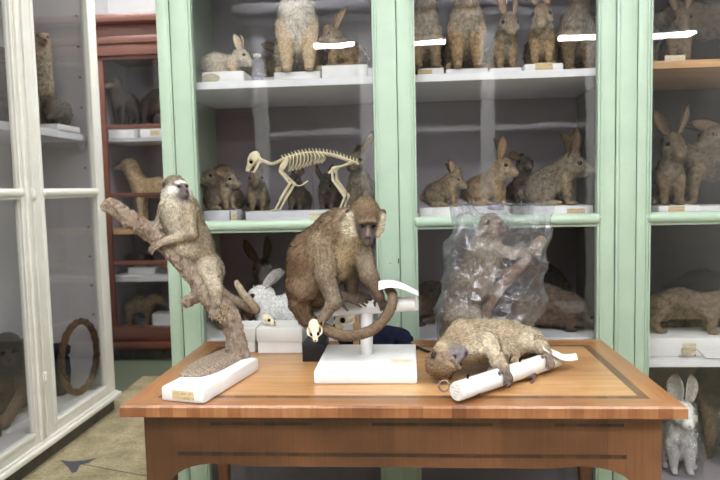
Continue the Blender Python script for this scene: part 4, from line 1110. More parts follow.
# the bag itself: a pillow of creased film
def film_bag(name, label, rows, Yc, depth, mat, seed, cat='plastic bag', n=44, step=7., crinkle=.010):
    """crumpled film: (photo row, left, right, fullness) gives its outline at depth Yc; the skin is creased into facets"""
    g = np.random.default_rng(seed)
    nr = int((rows[-1][0] - rows[0][0]) / step) + 2
    ys = np.linspace(rows[0][0], rows[-1][0], nr); rw = np.array(rows); V = []
    fold = [(g.normal(0, 1, 3) * np.array([30, 30, 24]), g.uniform(0, 6.28)) for _ in range(9)]
    for j, y in enumerate(ys):
        l, r_, fu = [np.interp(y, rw[:, 0], rw[:, c]) for c in (1, 2, 3)]
        a, b = P(l, y, Yc), P(r_, y, Yc); c = (a + b) / 2; w = np.linalg.norm(b - a) / 2
        for i in range(n):
            t = 2 * math.pi * (i + (.5 if j % 2 else 0) + g.uniform(-.32, .32)) / n; ca, sa = math.cos(t), math.sin(t)
            p = c + np.array([math.copysign(abs(ca) ** .8, ca) * w, math.copysign(abs(sa) ** .85, sa) * depth * fu, 0])
            f = sum(1 - 2 * abs(math.sin((p @ k + q0) * .5)) for k, q0 in fold) * .42 * crinkle + g.normal(0, .42) * crinkle
            ed = 1. if 0 < j < nr - 1 else .25
            V.append(p + np.array([ca * f * .5, sa * f * 1.25, f * .25 + g.uniform(-.35, .35) * step * Yc / 650 * (ed > .5)]) * ed)
    F = []
    for j in range(nr - 1):
        for i in range(n):
            A, B_, C_, D_ = j * n + i, j * n + (i + 1) % n, (j + 1) * n + (i + 1) % n, (j + 1) * n + i
            F += [[A, B_, D_], [B_, C_, D_]] if g.uniform() < .5 else [[A, B_, C_], [A, C_, D_]]
    F.append(list(range(n))); F.append([(nr - 1) * n + i for i in range(n)][::-1])
    o = MB().add(V, F).build(name, M[mat], None, False)
    return tag(o, label, cat)
film_bag('plastic_bag', 'big crumpled clear plastic bag enclosing the monkey at the back of the table',
         [(203.5, 449, 556, .08), (206, 449.5, 555, .36), (212, 450, 553, .72), (226, 448, 551, .9), (250, 444, 546, 1), (275, 441, 544, 1.05), (291, 438, 547, 1.05), (308, 434, 544, 1.0), (322, 436, 535, .95), (334, 434, 530, .9), (342.3, 438, 526, .8)], Y5, .162, 'bag', 3, crinkle=.017)
jc = P(496, 207, Y5 - .01)
cp = thing('bottle_cap', jc + [0, 0, -.012], 'small translucent cap sitting above the head of the bagged monkey', 'cap')
MB().lathe([(.028, -.012), (.03, -.010), (.03, .012), (.027, .015), (.022, .015), (.021, .011)], jc, 28).build('cap', M['bag2'], cp, 'auto')

# ---- boxes, skulls and cloth at the back of the table
def lid_box(pa, pb, ytop, dep, label, group=None, zlid=.45):
    a, b = PZ(*pa, tz), PZ(*pb, tz); w = b[0] - a[0]; yy = (a[1] + b[1]) / 2
    zt_ = P((pa[0] + pb[0]) / 2, ytop, yy)[2]
    t = thing('lidded_box', ((a[0] + b[0]) / 2, yy + dep / 2, tz), label, 'box', group)
    zl = tz + (zt_ - tz) * zlid
    MB().box((a[0] + .004, yy + .004, tz), (b[0] - .004, yy + dep - .004, zl + .01), .001).build('box', M['box_card'], t)
    MB().box((a[0], yy, zl), (b[0], yy + dep, zt_), .0025, 2).build('lid', M['box_card'], t, 'auto')
    return zt_, yy
zb, yb = lid_box((257, 353.5), (303, 353.5), 328.5, .16, 'white lidded card box under the small pale skull, beside the black case', 'white lidded boxes')
lid_box((229, 352.5), (255.5, 353), 328.5, .15, 'white lidded card box partly behind the branch of the left monkey', 'white lidded boxes')
a, b_ = PZ(302.5, 362, tz), PZ(324.5, 362, tz)
bx = thing('case', ((a[0] + b_[0]) / 2 + .02, a[1] + .1, tz), 'black leatherette case under the hand of the middle monkey', 'case')
yk = a[1]; zk = P(316, 344.5, yk)[2]
MB().box((a[0], yk, tz), (b_[0] - .003, yk + .17, zk - .004), .003, 2).build('case', M['black_box'], bx, 'auto')
MB().box((a[0] - .001, yk - .001, zk - .004), (b_[0] - .002, yk + .171, zk), .002, 2).build('lid', M['black_box'], bx, 'auto')

def cat_skull(name, c, s, fwd, up, label, mat='skull', h=.0016):
    """rounded braincase, cheek arches, dark sockets and nose, teeth; s = overall length"""
    f, l, u = frame_of(fwd, up); Rm = np.stack([f, l, u]); c = np.array(c, float)
    b = Body(); kw = dict(hl=0, k=.06 * s)
    b.ell(c - f * s * .16 + u * s * .06, (s * .32, s * .25, s * .24), Rm, **kw)
    b.ell(c + f * s * .14, (s * .26, s * .19, s * .20), Rm, **kw)
    b.cap(c + f * s * .22 - u * s * .06, c + f * s * .42 - u * s * .10, s * .15, s * .115, **kw)
    b.cap(c + f * s * .05 - u * s * .19, c + f * s * .36 - u * s * .24, s * .07, s * .06, hl=0, k=.03 * s)
    for sg in (-1, 1):
        b.path([c + f * s * .27 + l * sg * s * .15 - u * s * .08, c + f * s * .12 + l * sg * s * .30 - u * s * .10, c - f * s * .10 + l * sg * s * .30 - u * s * .08, c - f * s * .22 + l * sg * s * .2 - u * s * .06], [s * .045, s * .04, s * .04, s * .045], hl=0, k=.02 * s)
        b.cut(c + f * s * .24 + l * sg * s * .18 + u * s * .045, (s * .11, s * .11, s * .105), Rm, k=.015 * s)
        b.cap(c + f * s * .46 + l * sg * s * .07 - u * s * .16, c + f * s * .47 + l * sg * s * .075 - u * s * .27, s * .025, s * .012, hl=0, k=.01 * s)
    b.cut(c + f * s * .54 - u * s * .04, (s * .06, s * .05, s * .05), Rm, k=.01 * s)
    t = thing(name, c - np.array([0, 0, s * .25]), label, 'skull')
    o = b.build('skull', t, h, 0, mat=M[mat])
    for sg in (-1, 1): ball('eye_socket', c + f * s * .22 + l * sg * s * .135 + u * s * .04, s * .085, M['dark'], o, 8)
    ball('nose_hollow', c + f * s * .49 - u * s * .05, s * .045, M['dark'], o, 6)
    return t
cat_skull('small_skull', P(268.5, 320, yb + .05), .074, (.75, -.6, -.05), (0, 0, 1), 'small pale skull lying on the white lidded box')
cat_skull('small_skull', P(314.5, 330, Y2 - .1), .078, (.12, -.55, -.82), (0, -.75, .6), 'pale skull dangling from the hand of the middle monkey')
cat_skull('small_skull', P(344, 319, 2.42), .118, (-.55, -.8, -.15), (0, 0, 1), 'bone white skull with dark eye hole behind the stand of the middle monkey')
# the thin wooden prop holding that skull
pr_ = thing('skull_prop', [P(355, 330, 2.46)[0], 2.46, tz], 'thin wooden prop standing behind the post of the white stand', 'wooden prop')
c = np.array([P(356, 330, 2.46)[0], 2.46, tz])
MB().box(c + [-.011, -.008, 0], c + [.011, .008, P(356, 316, 2.46)[2] - tz], .001).build('upright', M['shelf_wood'], pr_)
MB().box(c + [-.05, -.02, 0], c + [.04, .025, .012], .001).box(c + [-.045, -.02, P(356, 316, 2.46)[2] - tz - .002], c + [.011, .02, P(356, 316, 2.46)[2] - tz + .008], .001).build('ledge', M['shelf_wood'], pr_)
# navy cloth with a strap
b = Body(); nq = lambda x, y, Y=2.55: P(x, y, Y)
b.cap(nq(348, 335), nq(378, 333), .035, .03, k=.03).ell(nq(392, 331), (.075, .05, .035), k=.02).ell(nq(380, 339, 2.52), (.06, .05, .025), k=.02)
b.cap(nq(386, 324), nq(410, 334, 2.5), .012, .014, k=.02).ell(nq(358, 334, 2.56), (.08, .06, .03), k=.02).cap(nq(400, 336, 2.5), nq(417, 344, 2.45), .018, .006, k=.01)
nt = thing('cloth_pouch', [nq(380, 340)[0], 2.55, tz], 'crumpled navy cloth pouch lying behind the white stand', 'pouch')
b.seg = [g for g in b.seg]
o = b.build('cloth', nt, .005, 0, mat=M['navy'])
zmin = min(v.co.z for v in o.data.vertices); o.location.z = -zmin + .0005
pth = [PZ(412, 345, tz + .008), PZ(420, 348.5, tz + .006), PZ(429, 352, tz + .006), PZ(437, 353.5, tz + .005)]
MB().tube(smooth_path(pth, 4), .0055, 8).build('strap', M['black_box'], nt, True)
# ------------------------------------------------------------------ stuffed animals in the cabinets
PAL = dict(
    brown=dict(back=(113, 94, 71), side=(126, 108, 82), belly=(156, 141, 116), leg=(144, 118, 82), head=(119, 99, 74), cheek=(148, 129, 99), ear=(94, 79, 62), inn=(150, 126, 102), tip=(44, 35, 29)),
    umber=dict(back=(95, 79, 60), side=(106, 91, 69), belly=(131, 118, 97), leg=(121, 99, 69), head=(100, 83, 62), cheek=(124, 108, 83), ear=(79, 66, 52), inn=(126, 106, 86), tip=(37, 29, 24)),
    tawny=dict(back=(118, 94, 66), side=(134, 109, 77), belly=(160, 141, 113), leg=(155, 124, 84), head=(128, 104, 72), cheek=(165, 143, 108), ear=(97, 79, 57), inn=(148, 121, 92), tip=(44, 35, 29)),
    grey=dict(back=(111, 99, 82), side=(129, 116, 97), belly=(159, 147, 125), leg=(142, 121, 91), head=(116, 102, 83), cheek=(146, 130, 107), ear=(89, 75, 60), inn=(128, 106, 88), tip=(50, 41, 33)),
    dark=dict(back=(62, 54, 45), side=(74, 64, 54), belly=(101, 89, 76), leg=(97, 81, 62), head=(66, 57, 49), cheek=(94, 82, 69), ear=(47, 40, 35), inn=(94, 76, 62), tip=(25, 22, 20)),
    pale=dict(back=(196, 180, 156), side=(206, 192, 170), belly=(220, 210, 194), leg=(204, 176, 138), head=(196, 180, 156), cheek=(212, 198, 176), ear=(186, 168, 144), inn=(206, 186, 164), tip=(150, 132, 112)),
    white=dict(back=(234, 232, 228), side=(238, 236, 232), belly=(240, 238, 236), leg=(236, 232, 226), head=(236, 234, 230), cheek=(238, 236, 232), ear=(222, 218, 212), inn=(186, 178, 172), tip=(120, 112, 108)))

def hare(label, base, s, yaw, pal='brown', pose='sit', hyaw=0, hpitch=-18, head=None, ears=((100, 22), (100, -22)), el=.115, ew=.036, hairs=3200, group='stuffed hares and rabbits', seed=1, fat=1., plin=None, name='mounted_hare', part='hare', hs=1.28):
    """stuffed hare; local axes: +x forward, z up; yaw 0 looks to the right of the picture, -90 at the camera"""
    c = PAL[pal]; base = np.array(base, float); Rz = rotz(R(yaw))
    W = lambda x, y, z: base + Rz @ (np.array([x, y, z]) * s)
    D = lambda v: Rz @ np.array(v, float)
    t = thing(name, base - ([0, 0, plin[2]] if plin else [0, 0, 0]), label, 'stuffed hare' if part == 'hare' else 'stuffed rabbit', group)
    b = Body(); kk = .03 * s; L = .016 * s
    bk = dict(hl=L, k=kk)
    if pose == 'sit':
        b.ell(W(-.075, 0, .085), np.array([.088, .068 * fat, .085]) * s, Rz.T, col=c['back'], comb=D((-1, 0, -.5)), **bk)
        b.cap(W(-.06, 0, .11), W(.055, 0, .185), .078 * s * fat, .060 * s * fat, col=c['back'], comb=D((-.7, 0, -1)), **bk)
        b.cap(W(.03, 0, .10), W(.075, 0, .175), .05 * s, .046 * s, col=c['belly'], comb=D((0, 0, -1)), **bk)
        hd = np.array([.115, 0, .285]); fx, lz = .072, .15
        b.cap(W(.055, 0, .19), W(*(hd * [.92, 1, .94])), .05 * s, .036 * s, col=c['side'], comb=D((0, 0, -1)), **bk)
    elif pose == 'crouch':
        b.ell(W(-.07, 0, .085), np.array([.105, .076 * fat, .085]) * s, Rz.T, col=c['back'], comb=D((-1, 0, -.3)), **bk)
        b.cap(W(-.03, 0, .09), W(.085, 0, .085), .078 * s * fat, .056 * s * fat, col=c['back'], comb=D((-1, 0, -.3)), **bk)
        b.cap(W(-.05, 0, .04), W(.07, 0, .045), .05 * s, .04 * s, col=c['belly'], comb=D((-1, 0, -.3)), **bk)
        hd = np.array([.16, 0, .135]); fx, lz = .10, .06
        b.cap(W(.085, 0, .09), W(*(hd * [.93, 1, .95])), .05 * s, .036 * s, col=c['side'], comb=D((-1, 0, -.3)), **bk)
    else:  # stand on four legs
        b.cap(W(-.13, 0, .20), W(.03, 0, .205), .074 * s * fat, .066 * s * fat, col=c['back'], comb=D((-1, 0, -.3)), **bk)
        b.cap(W(.03, 0, .205), W(.11, 0, .215), .066 * s * fat, .056 * s * fat, col=c['side'], comb=D((-1, 0, -.5)), **bk)
        b.cap(W(-.10, 0, .165), W(.08, 0, .17), .05 * s, .045 * s, col=c['belly'], comb=D((-1, 0, -.3)), **bk)
        hd = np.array([.20, 0, .31]); fx, lz = .10, .17
        b.cap(W(.11, 0, .225), W(*(hd * [.93, 1, .95])), .05 * s, .036 * s, col=c['side'], comb=D((-.6, 0, -1)), **bk)
    if head is not None: hd = np.array(head, float)
    for sg in (-1, 1):
        if pose == 'stand':
            b.ell(W(-.135, sg * .045, .155), np.array([.06, .034, .08]) * s, Rz.T, col=c['side'], comb=D((-.3, 0, -1)), **bk)
            b.path([W(-.14, sg * .05, .13), W(-.185, sg * .05, .075), W(-.165, sg * .05, .02)], [.03 * s, .018 * s, .014 * s], col=c['leg'], hl=.007 * s, k=.015 * s)
            b.cap(W(-.165, sg * .05, .016), W(-.09, sg * .052, .012), .015 * s, .012 * s, col=c['leg'], hl=.006 * s, k=.012 * s)
        else:
            b.ell(W(-.055, sg * .056 * fat, .075), np.array([.078, .034, .07]) * s, Rz.T, col=c['side'], comb=D((-.7, 0, -.7)), **bk)
            b.cap(W(-.07, sg * .064, .016), W(.045, sg * .066, .014), .019 * s, .014 * s, col=c['leg'], hl=.007 * s, k=.015 * s)
        b.path([W(fx - .01, sg * .040, lz), W(fx + .006, sg * .038, lz * .5 + .01), W(fx + .006, sg * .036, .022)], [.031 * s, .019 * s, .0135 * s], col=c['leg'], hl=.008 * s, k=.018 * s)
        b.ell(W(fx + .022, sg * .036, .011), np.array([.026, .0155, .012]) * s, Rz.T, col=c['leg'], hl=.005 * s, k=.012 * s)
        for tq in (-.5, .5): b.cap(W(fx + .03, sg * .036 + tq * .012, .009), W(fx + .05, sg * .036 + tq * .015, .007), .007 * s, .0055 * s, col=c['leg'], hl=.002 * s, k=.004 * s)
    b.ell(W(-.165 if pose != 'stand' else -.215, 0, .07 if pose != 'stand' else .20), np.array([.028, .025, .03]) * s, Rz.T, col=c['belly'], **bk)
    # head
    a, e = R(hyaw), R(hpitch)
    f = D((math.cos(a) * math.cos(e), math.sin(a) * math.cos(e), math.sin(e))); F3 = frame_of(f); f, l, u = F3
    h = W(*hd); s0 = s; s = s * hs
    b.ell(h, np.array([.052, .036, .040]) * s, F3, col=c['head'], hl=.009 * s, k=.015 * s, comb=-f)
    b.cap(h + f * .02 * s - u * .004 * s, h + (f * .062 - u * .014) * s, .032 * s, .021 * s, col=c['head'], hl=.008 * s, k=.014 * s, comb=-f)
    b.ell(h + (f * .070 - u * .018) * s, np.array([.018, .019, .016]) * s, F3, col=c['cheek'], hl=.005 * s, k=.01 * s, comb=-f)
    b.cap(h + (f * .05 - u * .030) * s, h + (f * .02 - u * .034) * s, .015 * s, .02 * s, col=c['belly'], hl=.008 * s, k=.012 * s)
    b.tint(h + (f * .087 - u * .014) * s, .008 * s, (120, 88, 80), .6, .001)
    ep = []
    for sg in (-1, 1):
        b.ell(h + (f * .022 + l * sg * .028 - u * .014) * s, np.array([.022, .014, .022]) * s, F3, col=c['cheek'], hl=.011 * s, k=.012 * s, comb=-f - u * .4)
        p = h + (f * .026 + l * sg * .0305 + u * .010) * s; ep.append(p)
        b.tint(p, .019 * s, c['cheek'], .6, .003 * s)
        b.tint(p, .0115 * s, (60, 48, 40), .6, .001)
    o = b.build(part, t, max(.0042, .0058 * s0), hairs, .0016 * s0, .5, .3, seed, mat=M['fur'] if pal in ('white', 'pale') else M['hare_fur'])
    eyes(o, ep, .0105 * s)
    for (el_, sp), sg in zip(ears, (1, -1)):
        d = f * math.cos(R(el_)) + u * math.sin(R(el_)); d = d + l * math.tan(R(sp)); d /= np.linalg.norm(d)
        fc = f * .8 + l * sg * .62 + u * .15
        ear(o, h + (-f * .018 + l * sg * .017 + u * .026) * s, d, fc, el * s * .95, ew * s * 1.15, c['ear'], c['inn'], c['tip'])
    if plin: add_plinth(t, base, plin, yaw)
    return t
def add_plinth(t, base, plin, yaw=0):
    x0, y0, hz = plin[:3]; kw = plin[3] if len(plin) > 3 else {}
    dx = kw.pop('dx', 0) if kw else 0
    plinth(t, np.array(base) - [0, 0, hz] + [dx, 0, 0], (x0, y0, hz), kw.pop('pyaw', 0.), **kw)

def beast(label, base, s, yaw, cols, body=(.30, .10, .11), head=(.24, 0, .24), hr=.040, legs=.10, tail=((-.22, 0, .13), (-.34, 0, .07)), hyaw=0, hpitch=-8, muzzle=.05, earl=.02, hairs=2600, seed=1, name='mounted_marten', part='marten', cat='stuffed animal', plin=None, lr=.016, arch=.02, group=None, neck=None, rot=None, hang=False):
    """long bodied four-legged animal; cols = back, belly, leg, head, muzzle; body = length, height of spine, girth (fraction)"""
    base = np.array(base, float); Rz = rotz(R(yaw))
    if rot is not None: Rz = Rz @ np.array(Matrix.Rotation(R(rot), 3, 'Y'))
    W = lambda x, y, z: base + Rz @ (np.array([x, y, z]) * s); D = lambda v: Rz @ np.array(v, float)
    t = thing(name, base - ([0, 0, plin[2]] if plin else [0, 0, 0]), label, cat, group)
    bl, bh, g = body; b = Body(); kk = .03 * s; kw = dict(hl=.014 * s, k=kk)
    bh += legs
    b.cap(W(-bl / 2, 0, bh * .94), W(-bl * .1, 0, bh + arch), g * .52 * s, g * .5 * s, col=cols[0], comb=D((-1, 0, -.3)), **kw)
    b.cap(W(-bl * .1, 0, bh + arch), W(bl / 2, 0, bh), g * .5 * s, g * .46 * s, col=cols[0], comb=D((-1, 0, -.3)), **kw)
    b.cap(W(-bl / 2.2, 0, bh - g * .22), W(bl / 2.2, 0, bh - g * .2), g * .36 * s, g * .34 * s, col=cols[1], comb=D((-1, 0, -.5)), **kw)
    hd = np.array(head, float)
    npts = [W(bl / 2.2, 0, bh)] + [W(*p) for p in (neck or [])] + [W(*hd)]
    b.path(npts, [g * .42 * s] + [g * .34 * s] * len(neck or []) + [hr * .8 * s], col=cols[0], comb=D((-1, 0, -.6)), **kw)
    for sg in (-1, 1):
        w = g * .32
        b.path([W(bl / 2.3, sg * w, bh - g * .2), W(bl / 2.3 + .008, sg * w, bh * .5), W(bl / 2.3, sg * w, .016)], [lr * 1.6 * s, lr * 1.05 * s, lr * .8 * s], col=cols[2], hl=.008 * s, k=.016 * s)
        b.path([W(-bl / 2.2, sg * w, bh - g * .2), W(-bl / 2.2 - .035, sg * w, bh * .42), W(-bl / 2.2 - .012, sg * w, .016)], [lr * 2.1 * s, lr * 1.1 * s, lr * .8 * s], col=cols[2], hl=.008 * s, k=.016 * s)
        for x in (bl / 2.3, -bl / 2.2 - .012):
            b.ell(W(x + .018, sg * w, .010), np.array([.026, .015, .011]) * s, Rz.T, col=cols[2], hl=.004 * s, k=.01 * s)
    b.path([W(-bl / 2, 0, bh * .92)] + [W(*p) for p in tail], [g * .2 * s] + [g * .17 * s] * (len(tail) - 1) + [g * .09 * s], col=cols[0], hl=.016 * s, k=.02 * s)
    a, e = R(hyaw), R(hpitch)
    f = D((math.cos(a) * math.cos(e), math.sin(a) * math.cos(e), math.sin(e))); F3 = frame_of(f); f, l, u = F3; h = W(*hd)
    b.ell(h, np.array([hr * 1.2, hr * .95, hr * .92]) * s, F3, col=cols[3], hl=.008 * s, k=.014 * s, comb=-f)
    b.cap(h + f * hr * .6 * s - u * hr * .1 * s, h + (f * (hr + muzzle) - u * hr * .3) * s, hr * .62 * s, hr * .36 * s, col=cols[4], hl=.004 * s, k=.012 * s, comb=-f)
    b.tint(h + (f * (hr * 1.35 + muzzle) - u * hr * .25) * s, hr * .3 * s, (34, 28, 26), .6, 0.)
    ep = []
    for sg in (-1, 1):
        b.ell(h + (-f * hr * .3 + l * sg * hr * .72 + u * hr * .72) * s, np.array([earl * .4, earl * .8, earl]) * s, F3, col=cols[3], hl=.004 * s, k=.006 * s)
        ep.append(h + (f * hr * .85 + l * sg * hr * .52 + u * hr * .28) * s)
    o = b.build(part, t, max(.0042, .0055 * s), hairs, .0016 * s, .45, .28, seed, mat=M['hare_fur'])
    eyes(o, ep, hr * .17 * s)
    if plin: add_plinth(t, base, plin)
    return t

def SP(px, Y, z): p = P(px, 188 - (z - CAMH) / Y * FPX, Y); return np.array([p[0], Y, z])    # a spot on a shelf under photo column px
def hz(py, px, Y, z): return P(px, py, Y)[2] - z                      # height above the shelf of a photo row
YA = 2.93  # front faces of the plinths
# ---- green cabinet, left bay, top shelf
z = SH['top']; G = 'stuffed hares and rabbits'
def H(label, px, Yc, z, pln, s, yaw, pal, **kw):
    b = SP(px, Yc, z + pln[2])
    pln[3]['dx'] = pln[3].pop('absx') - b[0]
    return hare(label, b, s, yaw, pal, plin=pln, **kw)
def PLN(px0, px1, py, z, Yf=YA, dep=.22, **kw):
    a, b = P(px0, py, Yf)[0], P(px1, py, Yf)[0]
    d = dict(kw); d['absx'] = (a + b) / 2
    return (b - a - .004, dep, hz(py, (px0 + px1) / 2, Yf, z), d)
YC = YA + .11
H('pale cream rabbit crouching on a plinth with an oval label, top shelf at the left', 222, YC, z, PLN(201, 244, 71.5, z, label='oval buff paper label', oval=True, lab_at=-.055, lab_size=(.085, .042), lab_mat='label_grey'), .62, -8, 'pale', pose='crouch', ears=((112, 6), (122, -18)), el=.10, hpitch=-24, seed=21, name='mounted_rabbit', part='rabbit')
H('brown hare crouching low behind the glass vial, top shelf', 262, YC + .36, z, PLN(238, 285, 77, z, YA + .36, .2), .80, -10, 'grey', pose='crouch', ears=((165, 8), (168, -8)), hpitch=-12, seed=22)
H('large pale hare standing upright with only its chest and long legs showing, top shelf', 300, YC + .10, z, PLN(272, 320, 70.5, z, YA + .05, .26, bev=.004), 1.42, -84, 'pale', pose='sit', head=(.055, 0, .36), hpitch=0, el=.06, seed=23, fat=.9, hairs=4200)
H('tawny hare looking left over its shoulder above a tall white plinth, top shelf', 344, YC, z, PLN(321, 368, 65, z, bev=.004), .66, 200, 'tawny', pose='sit', head=(.075, 0, .225), ears=((125, 10), (120, -20)), el=.14, hpitch=-12, seed=24)
t = thing('plinth', SP(374, YA + .1, z), 'white plinth end showing beside the middle post on the top shelf', 'plinth'); plinth(t, SP(375, YA + .1, z), (.05, .2, .045), 0, bev=.004)
vc = SP(258, YA - .005, z)
tv = thing('glass_vial', vc, 'small clear glass vial standing between the two left plinths on the top shelf', 'vial')
vh = hz(56, 258, YA, z)
MB().lathe([(.026, 0), (.027, .004), (.027, vh * .78), (.020, vh * .85), (.016, vh * .88), (.016, vh), (.013, vh), (.013, vh * .86), (.024, vh * .76), (.024, .006)], vc, 28).build('vial', M['bag2'], tv, True)
MB().lathe([(.0155, vh * .94), (.018, vh * .96), (.018, vh * 1.04), (.014, vh * 1.06)], vc, 20).build('stopper', M['plinth_grey'], tv, True)
# ---- left bay, middle shelf
z = SH['mid']
H('grey rabbit turned to the right on the left end of the middle shelf', 222, YC, z, PLN(203, 229.5, 211, z, bev=.004, mat='plinth_grey'), .60, -28, 'grey', head=(.10, 0, .235), hpitch=-12, ears=((168, 4), (170, -4)), el=.10, seed=31, name='mounted_rabbit', part='rabbit')
H('grey rabbit facing left behind the one turned right, middle shelf', 224, YC + .27, z, PLN(204, 240, 213, z, YA + .27, .18, mat='plinth_grey'), .72, 228, 'grey', head=(.09, 0, .25), hpitch=-6, ears=((172, 8), (165, -8)), seed=32, name='mounted_rabbit', part='rabbit')
t = thing('name_card', SP(236, YA, z), 'grey block with a tan paper label between two plinths, middle shelf', 'label block')
plinth(t, SP(236.8, YA + .05, z), (.030, .1, hz(211, 236, YA, z)), 0, 'plinth_grey', .002, label='tan paper label', lab_size=(.026, .03))
H('greyish rabbit sitting upright behind the skeleton skull', 258, YC + .17, z, PLN(246, 274, 212, z, YA + .17, .17, mat='plinth_grey'), .68, -80, 'grey', head=(.085, 0, .24), ears=((172, 6), (172, -6)), seed=33, fat=.85, name='mounted_rabbit', part='rabbit')
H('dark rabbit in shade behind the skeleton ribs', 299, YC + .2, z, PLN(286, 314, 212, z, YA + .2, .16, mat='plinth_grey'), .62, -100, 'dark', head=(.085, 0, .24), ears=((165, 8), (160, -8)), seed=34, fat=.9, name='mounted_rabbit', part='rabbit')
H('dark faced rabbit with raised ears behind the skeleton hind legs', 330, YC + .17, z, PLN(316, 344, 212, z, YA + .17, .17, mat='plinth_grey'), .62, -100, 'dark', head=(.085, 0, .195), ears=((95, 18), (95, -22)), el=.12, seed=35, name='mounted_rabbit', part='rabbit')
H('tall grey hare with one long dark ear beside the middle post, behind the skeleton tail', 364, YC + .16, z, PLN(348, 378, 212, z, YA + .16, .17, mat='plinth_grey'), .82, -110, 'grey', head=(.09, 0, .30), ears=((122, 30), (176, -8)), el=.13, ew=.028, seed=36, fat=.9)
# ---- the skeleton
zs = z + hz(211, 300, YA, z)
sk = thing('animal_skeleton', SP(300, YA + .07, z), 'ivory coloured skeleton of a small animal standing on a grey plinth', 'skeleton')
a_, b_ = SP(245.5, YA, z), SP(346, YA, z)
plinth(sk, [(a_[0] + b_[0]) / 2, YA + .075, z], (b_[0] - a_[0], .15, zs - z), 0, 'plinth_grey', .005, label='tan paper label', lab_at=.10, lab_size=(.07, .03), lab_mat='label_pale')
YS = YA + .06; q = lambda x, y, d=0.: P(x, y, YS + d); ks = YS / 650
sp = smooth_path([q(262, 160.5), q(272, 164), q(281, 160.5), q(291, 157), q(305, 153.8), q(320, 153.5), q(335, 156), q(347, 160), q(356.5, 163.5)], 6)
b = Body()
ds = np.cumsum([0] + [np.linalg.norm(sp[i + 1] - sp[i]) for i in range(len(sp) - 1)])
vn = 30
vert = [np.array([np.interp(k / (vn - 1) * ds[-1], ds, [p[c] for p in sp]) for c in range(3)]) for k in range(vn)]
for k, p in enumerate(vert):
    tn = vert[min(k + 1, vn - 1)] - vert[max(k - 1, 0)]; tn /= np.linalg.norm(tn); up = np.cross(np.cross(tn, [0, 0, 1]), tn)
    b.cap(p - tn * .0062, p + tn * .0062, .0072, .0072, hl=0, k=.003)
    if k > 6:
        b.cap(p + up * .003, p + up * .021 - tn * .006, .0042, .003, hl=0, k=.003)
    for sg in (-1, 1): b.cap(p, p + np.array([0, sg * .012, .002]) - tn * .003, .003, .0022, hl=0, k=.003)
b.build('spine', sk, .0022, 0, mat=M['bone'])
for k in range(9, 19):
    for sg in (-1, 1):
        p = vert[k]; d = (k - 9) / 9; dp = (.058 - .02 * abs(d - .35)) * (1 - .25 * d); bk_ = .01 + .022 * d
        pts = [p + [0, sg * .006, 0], p + [bk_ * .4, sg * .030, -dp * .32], p + [bk_ * .7 - .006, sg * .033, -dp * .75], p + [bk_ * .5 - .014, sg * .012, -dp * 1.28]]
        MB().tube(smooth_path(pts, 5), .0029, 6).build('rib', M['bone'], sk, True)
mb = MB(); mb.tube(smooth_path([q(288, 181), q(299, 186), q(308, 181)], 4), .0032, 8).build('breastbone', M['bone'], sk, True)
for sg in (-1, 1):
    d = sg * .026
    b = Body(); kw = dict(hl=0, k=.004)
    b.ell((q(280, 171, d) + q(287.5, 159, d)) / 2, (.036, .005, .015), frame_of(q(287.5, 159, d) - q(280, 171, d), (1, 0, .3)), **kw)
    dx = 0 if sg < 0 else 5
    b.cap(q(280 + dx * .4, 172, d), q(290 + dx, 184, d), .0064, .0054, **kw).cap(q(290 + dx, 184, d), q(281 + dx, 199, d), .0056, .0046, **kw).cap(q(288.5 + dx, 184.5, d), q(279.5 + dx, 199, d), .003, .003, **kw)
    pb = q(275 + dx, 209.6, d); pb[2] = zs + .005
    b.cap(q(281 + dx, 199, d), pb, .005, .005, **kw)
    for j in (-1, 0, 1): b.cap(pb, [pb[0] - .022, pb[1] - .004 + j * .007, zs + .003], .003, .0022, **kw)
    b.build('front_leg', sk, .002, 0, mat=M['bone'])
    b = Body(); dx = 0 if sg < 0 else 4
    b.path([q(352, 162, d * .7), q(343, 166, d), q(333, 168.5, d)], [.008, .005, .008], **kw)
    b.cap(q(334 + dx, 168.5, d), q(329 + dx, 173, d), .006, .0055, **kw).cap(q(332 + dx, 171, d), q(333 + dx, 180, d), .0068, .006, **kw)
    b.cap(q(332.5 + dx, 180, d), q(344 + dx, 197, d), .0056, .0046, **kw).cap(q(334 + dx, 180, d), q(345.5 + dx, 196, d), .0028, .0028, **kw)
    pb = q(340 + dx, 209.6, d); pb[2] = zs + .005
    b.cap(q(344.5 + dx, 197, d), pb, .005, .005, **kw)
    for j in (-1, 0, 1): b.cap(pb, [pb[0] - .024, pb[1] - .004 + j * .007, zs + .003], .003, .0022, **kw)
    b.build('hind_leg', sk, .002, 0, mat=M['bone'])
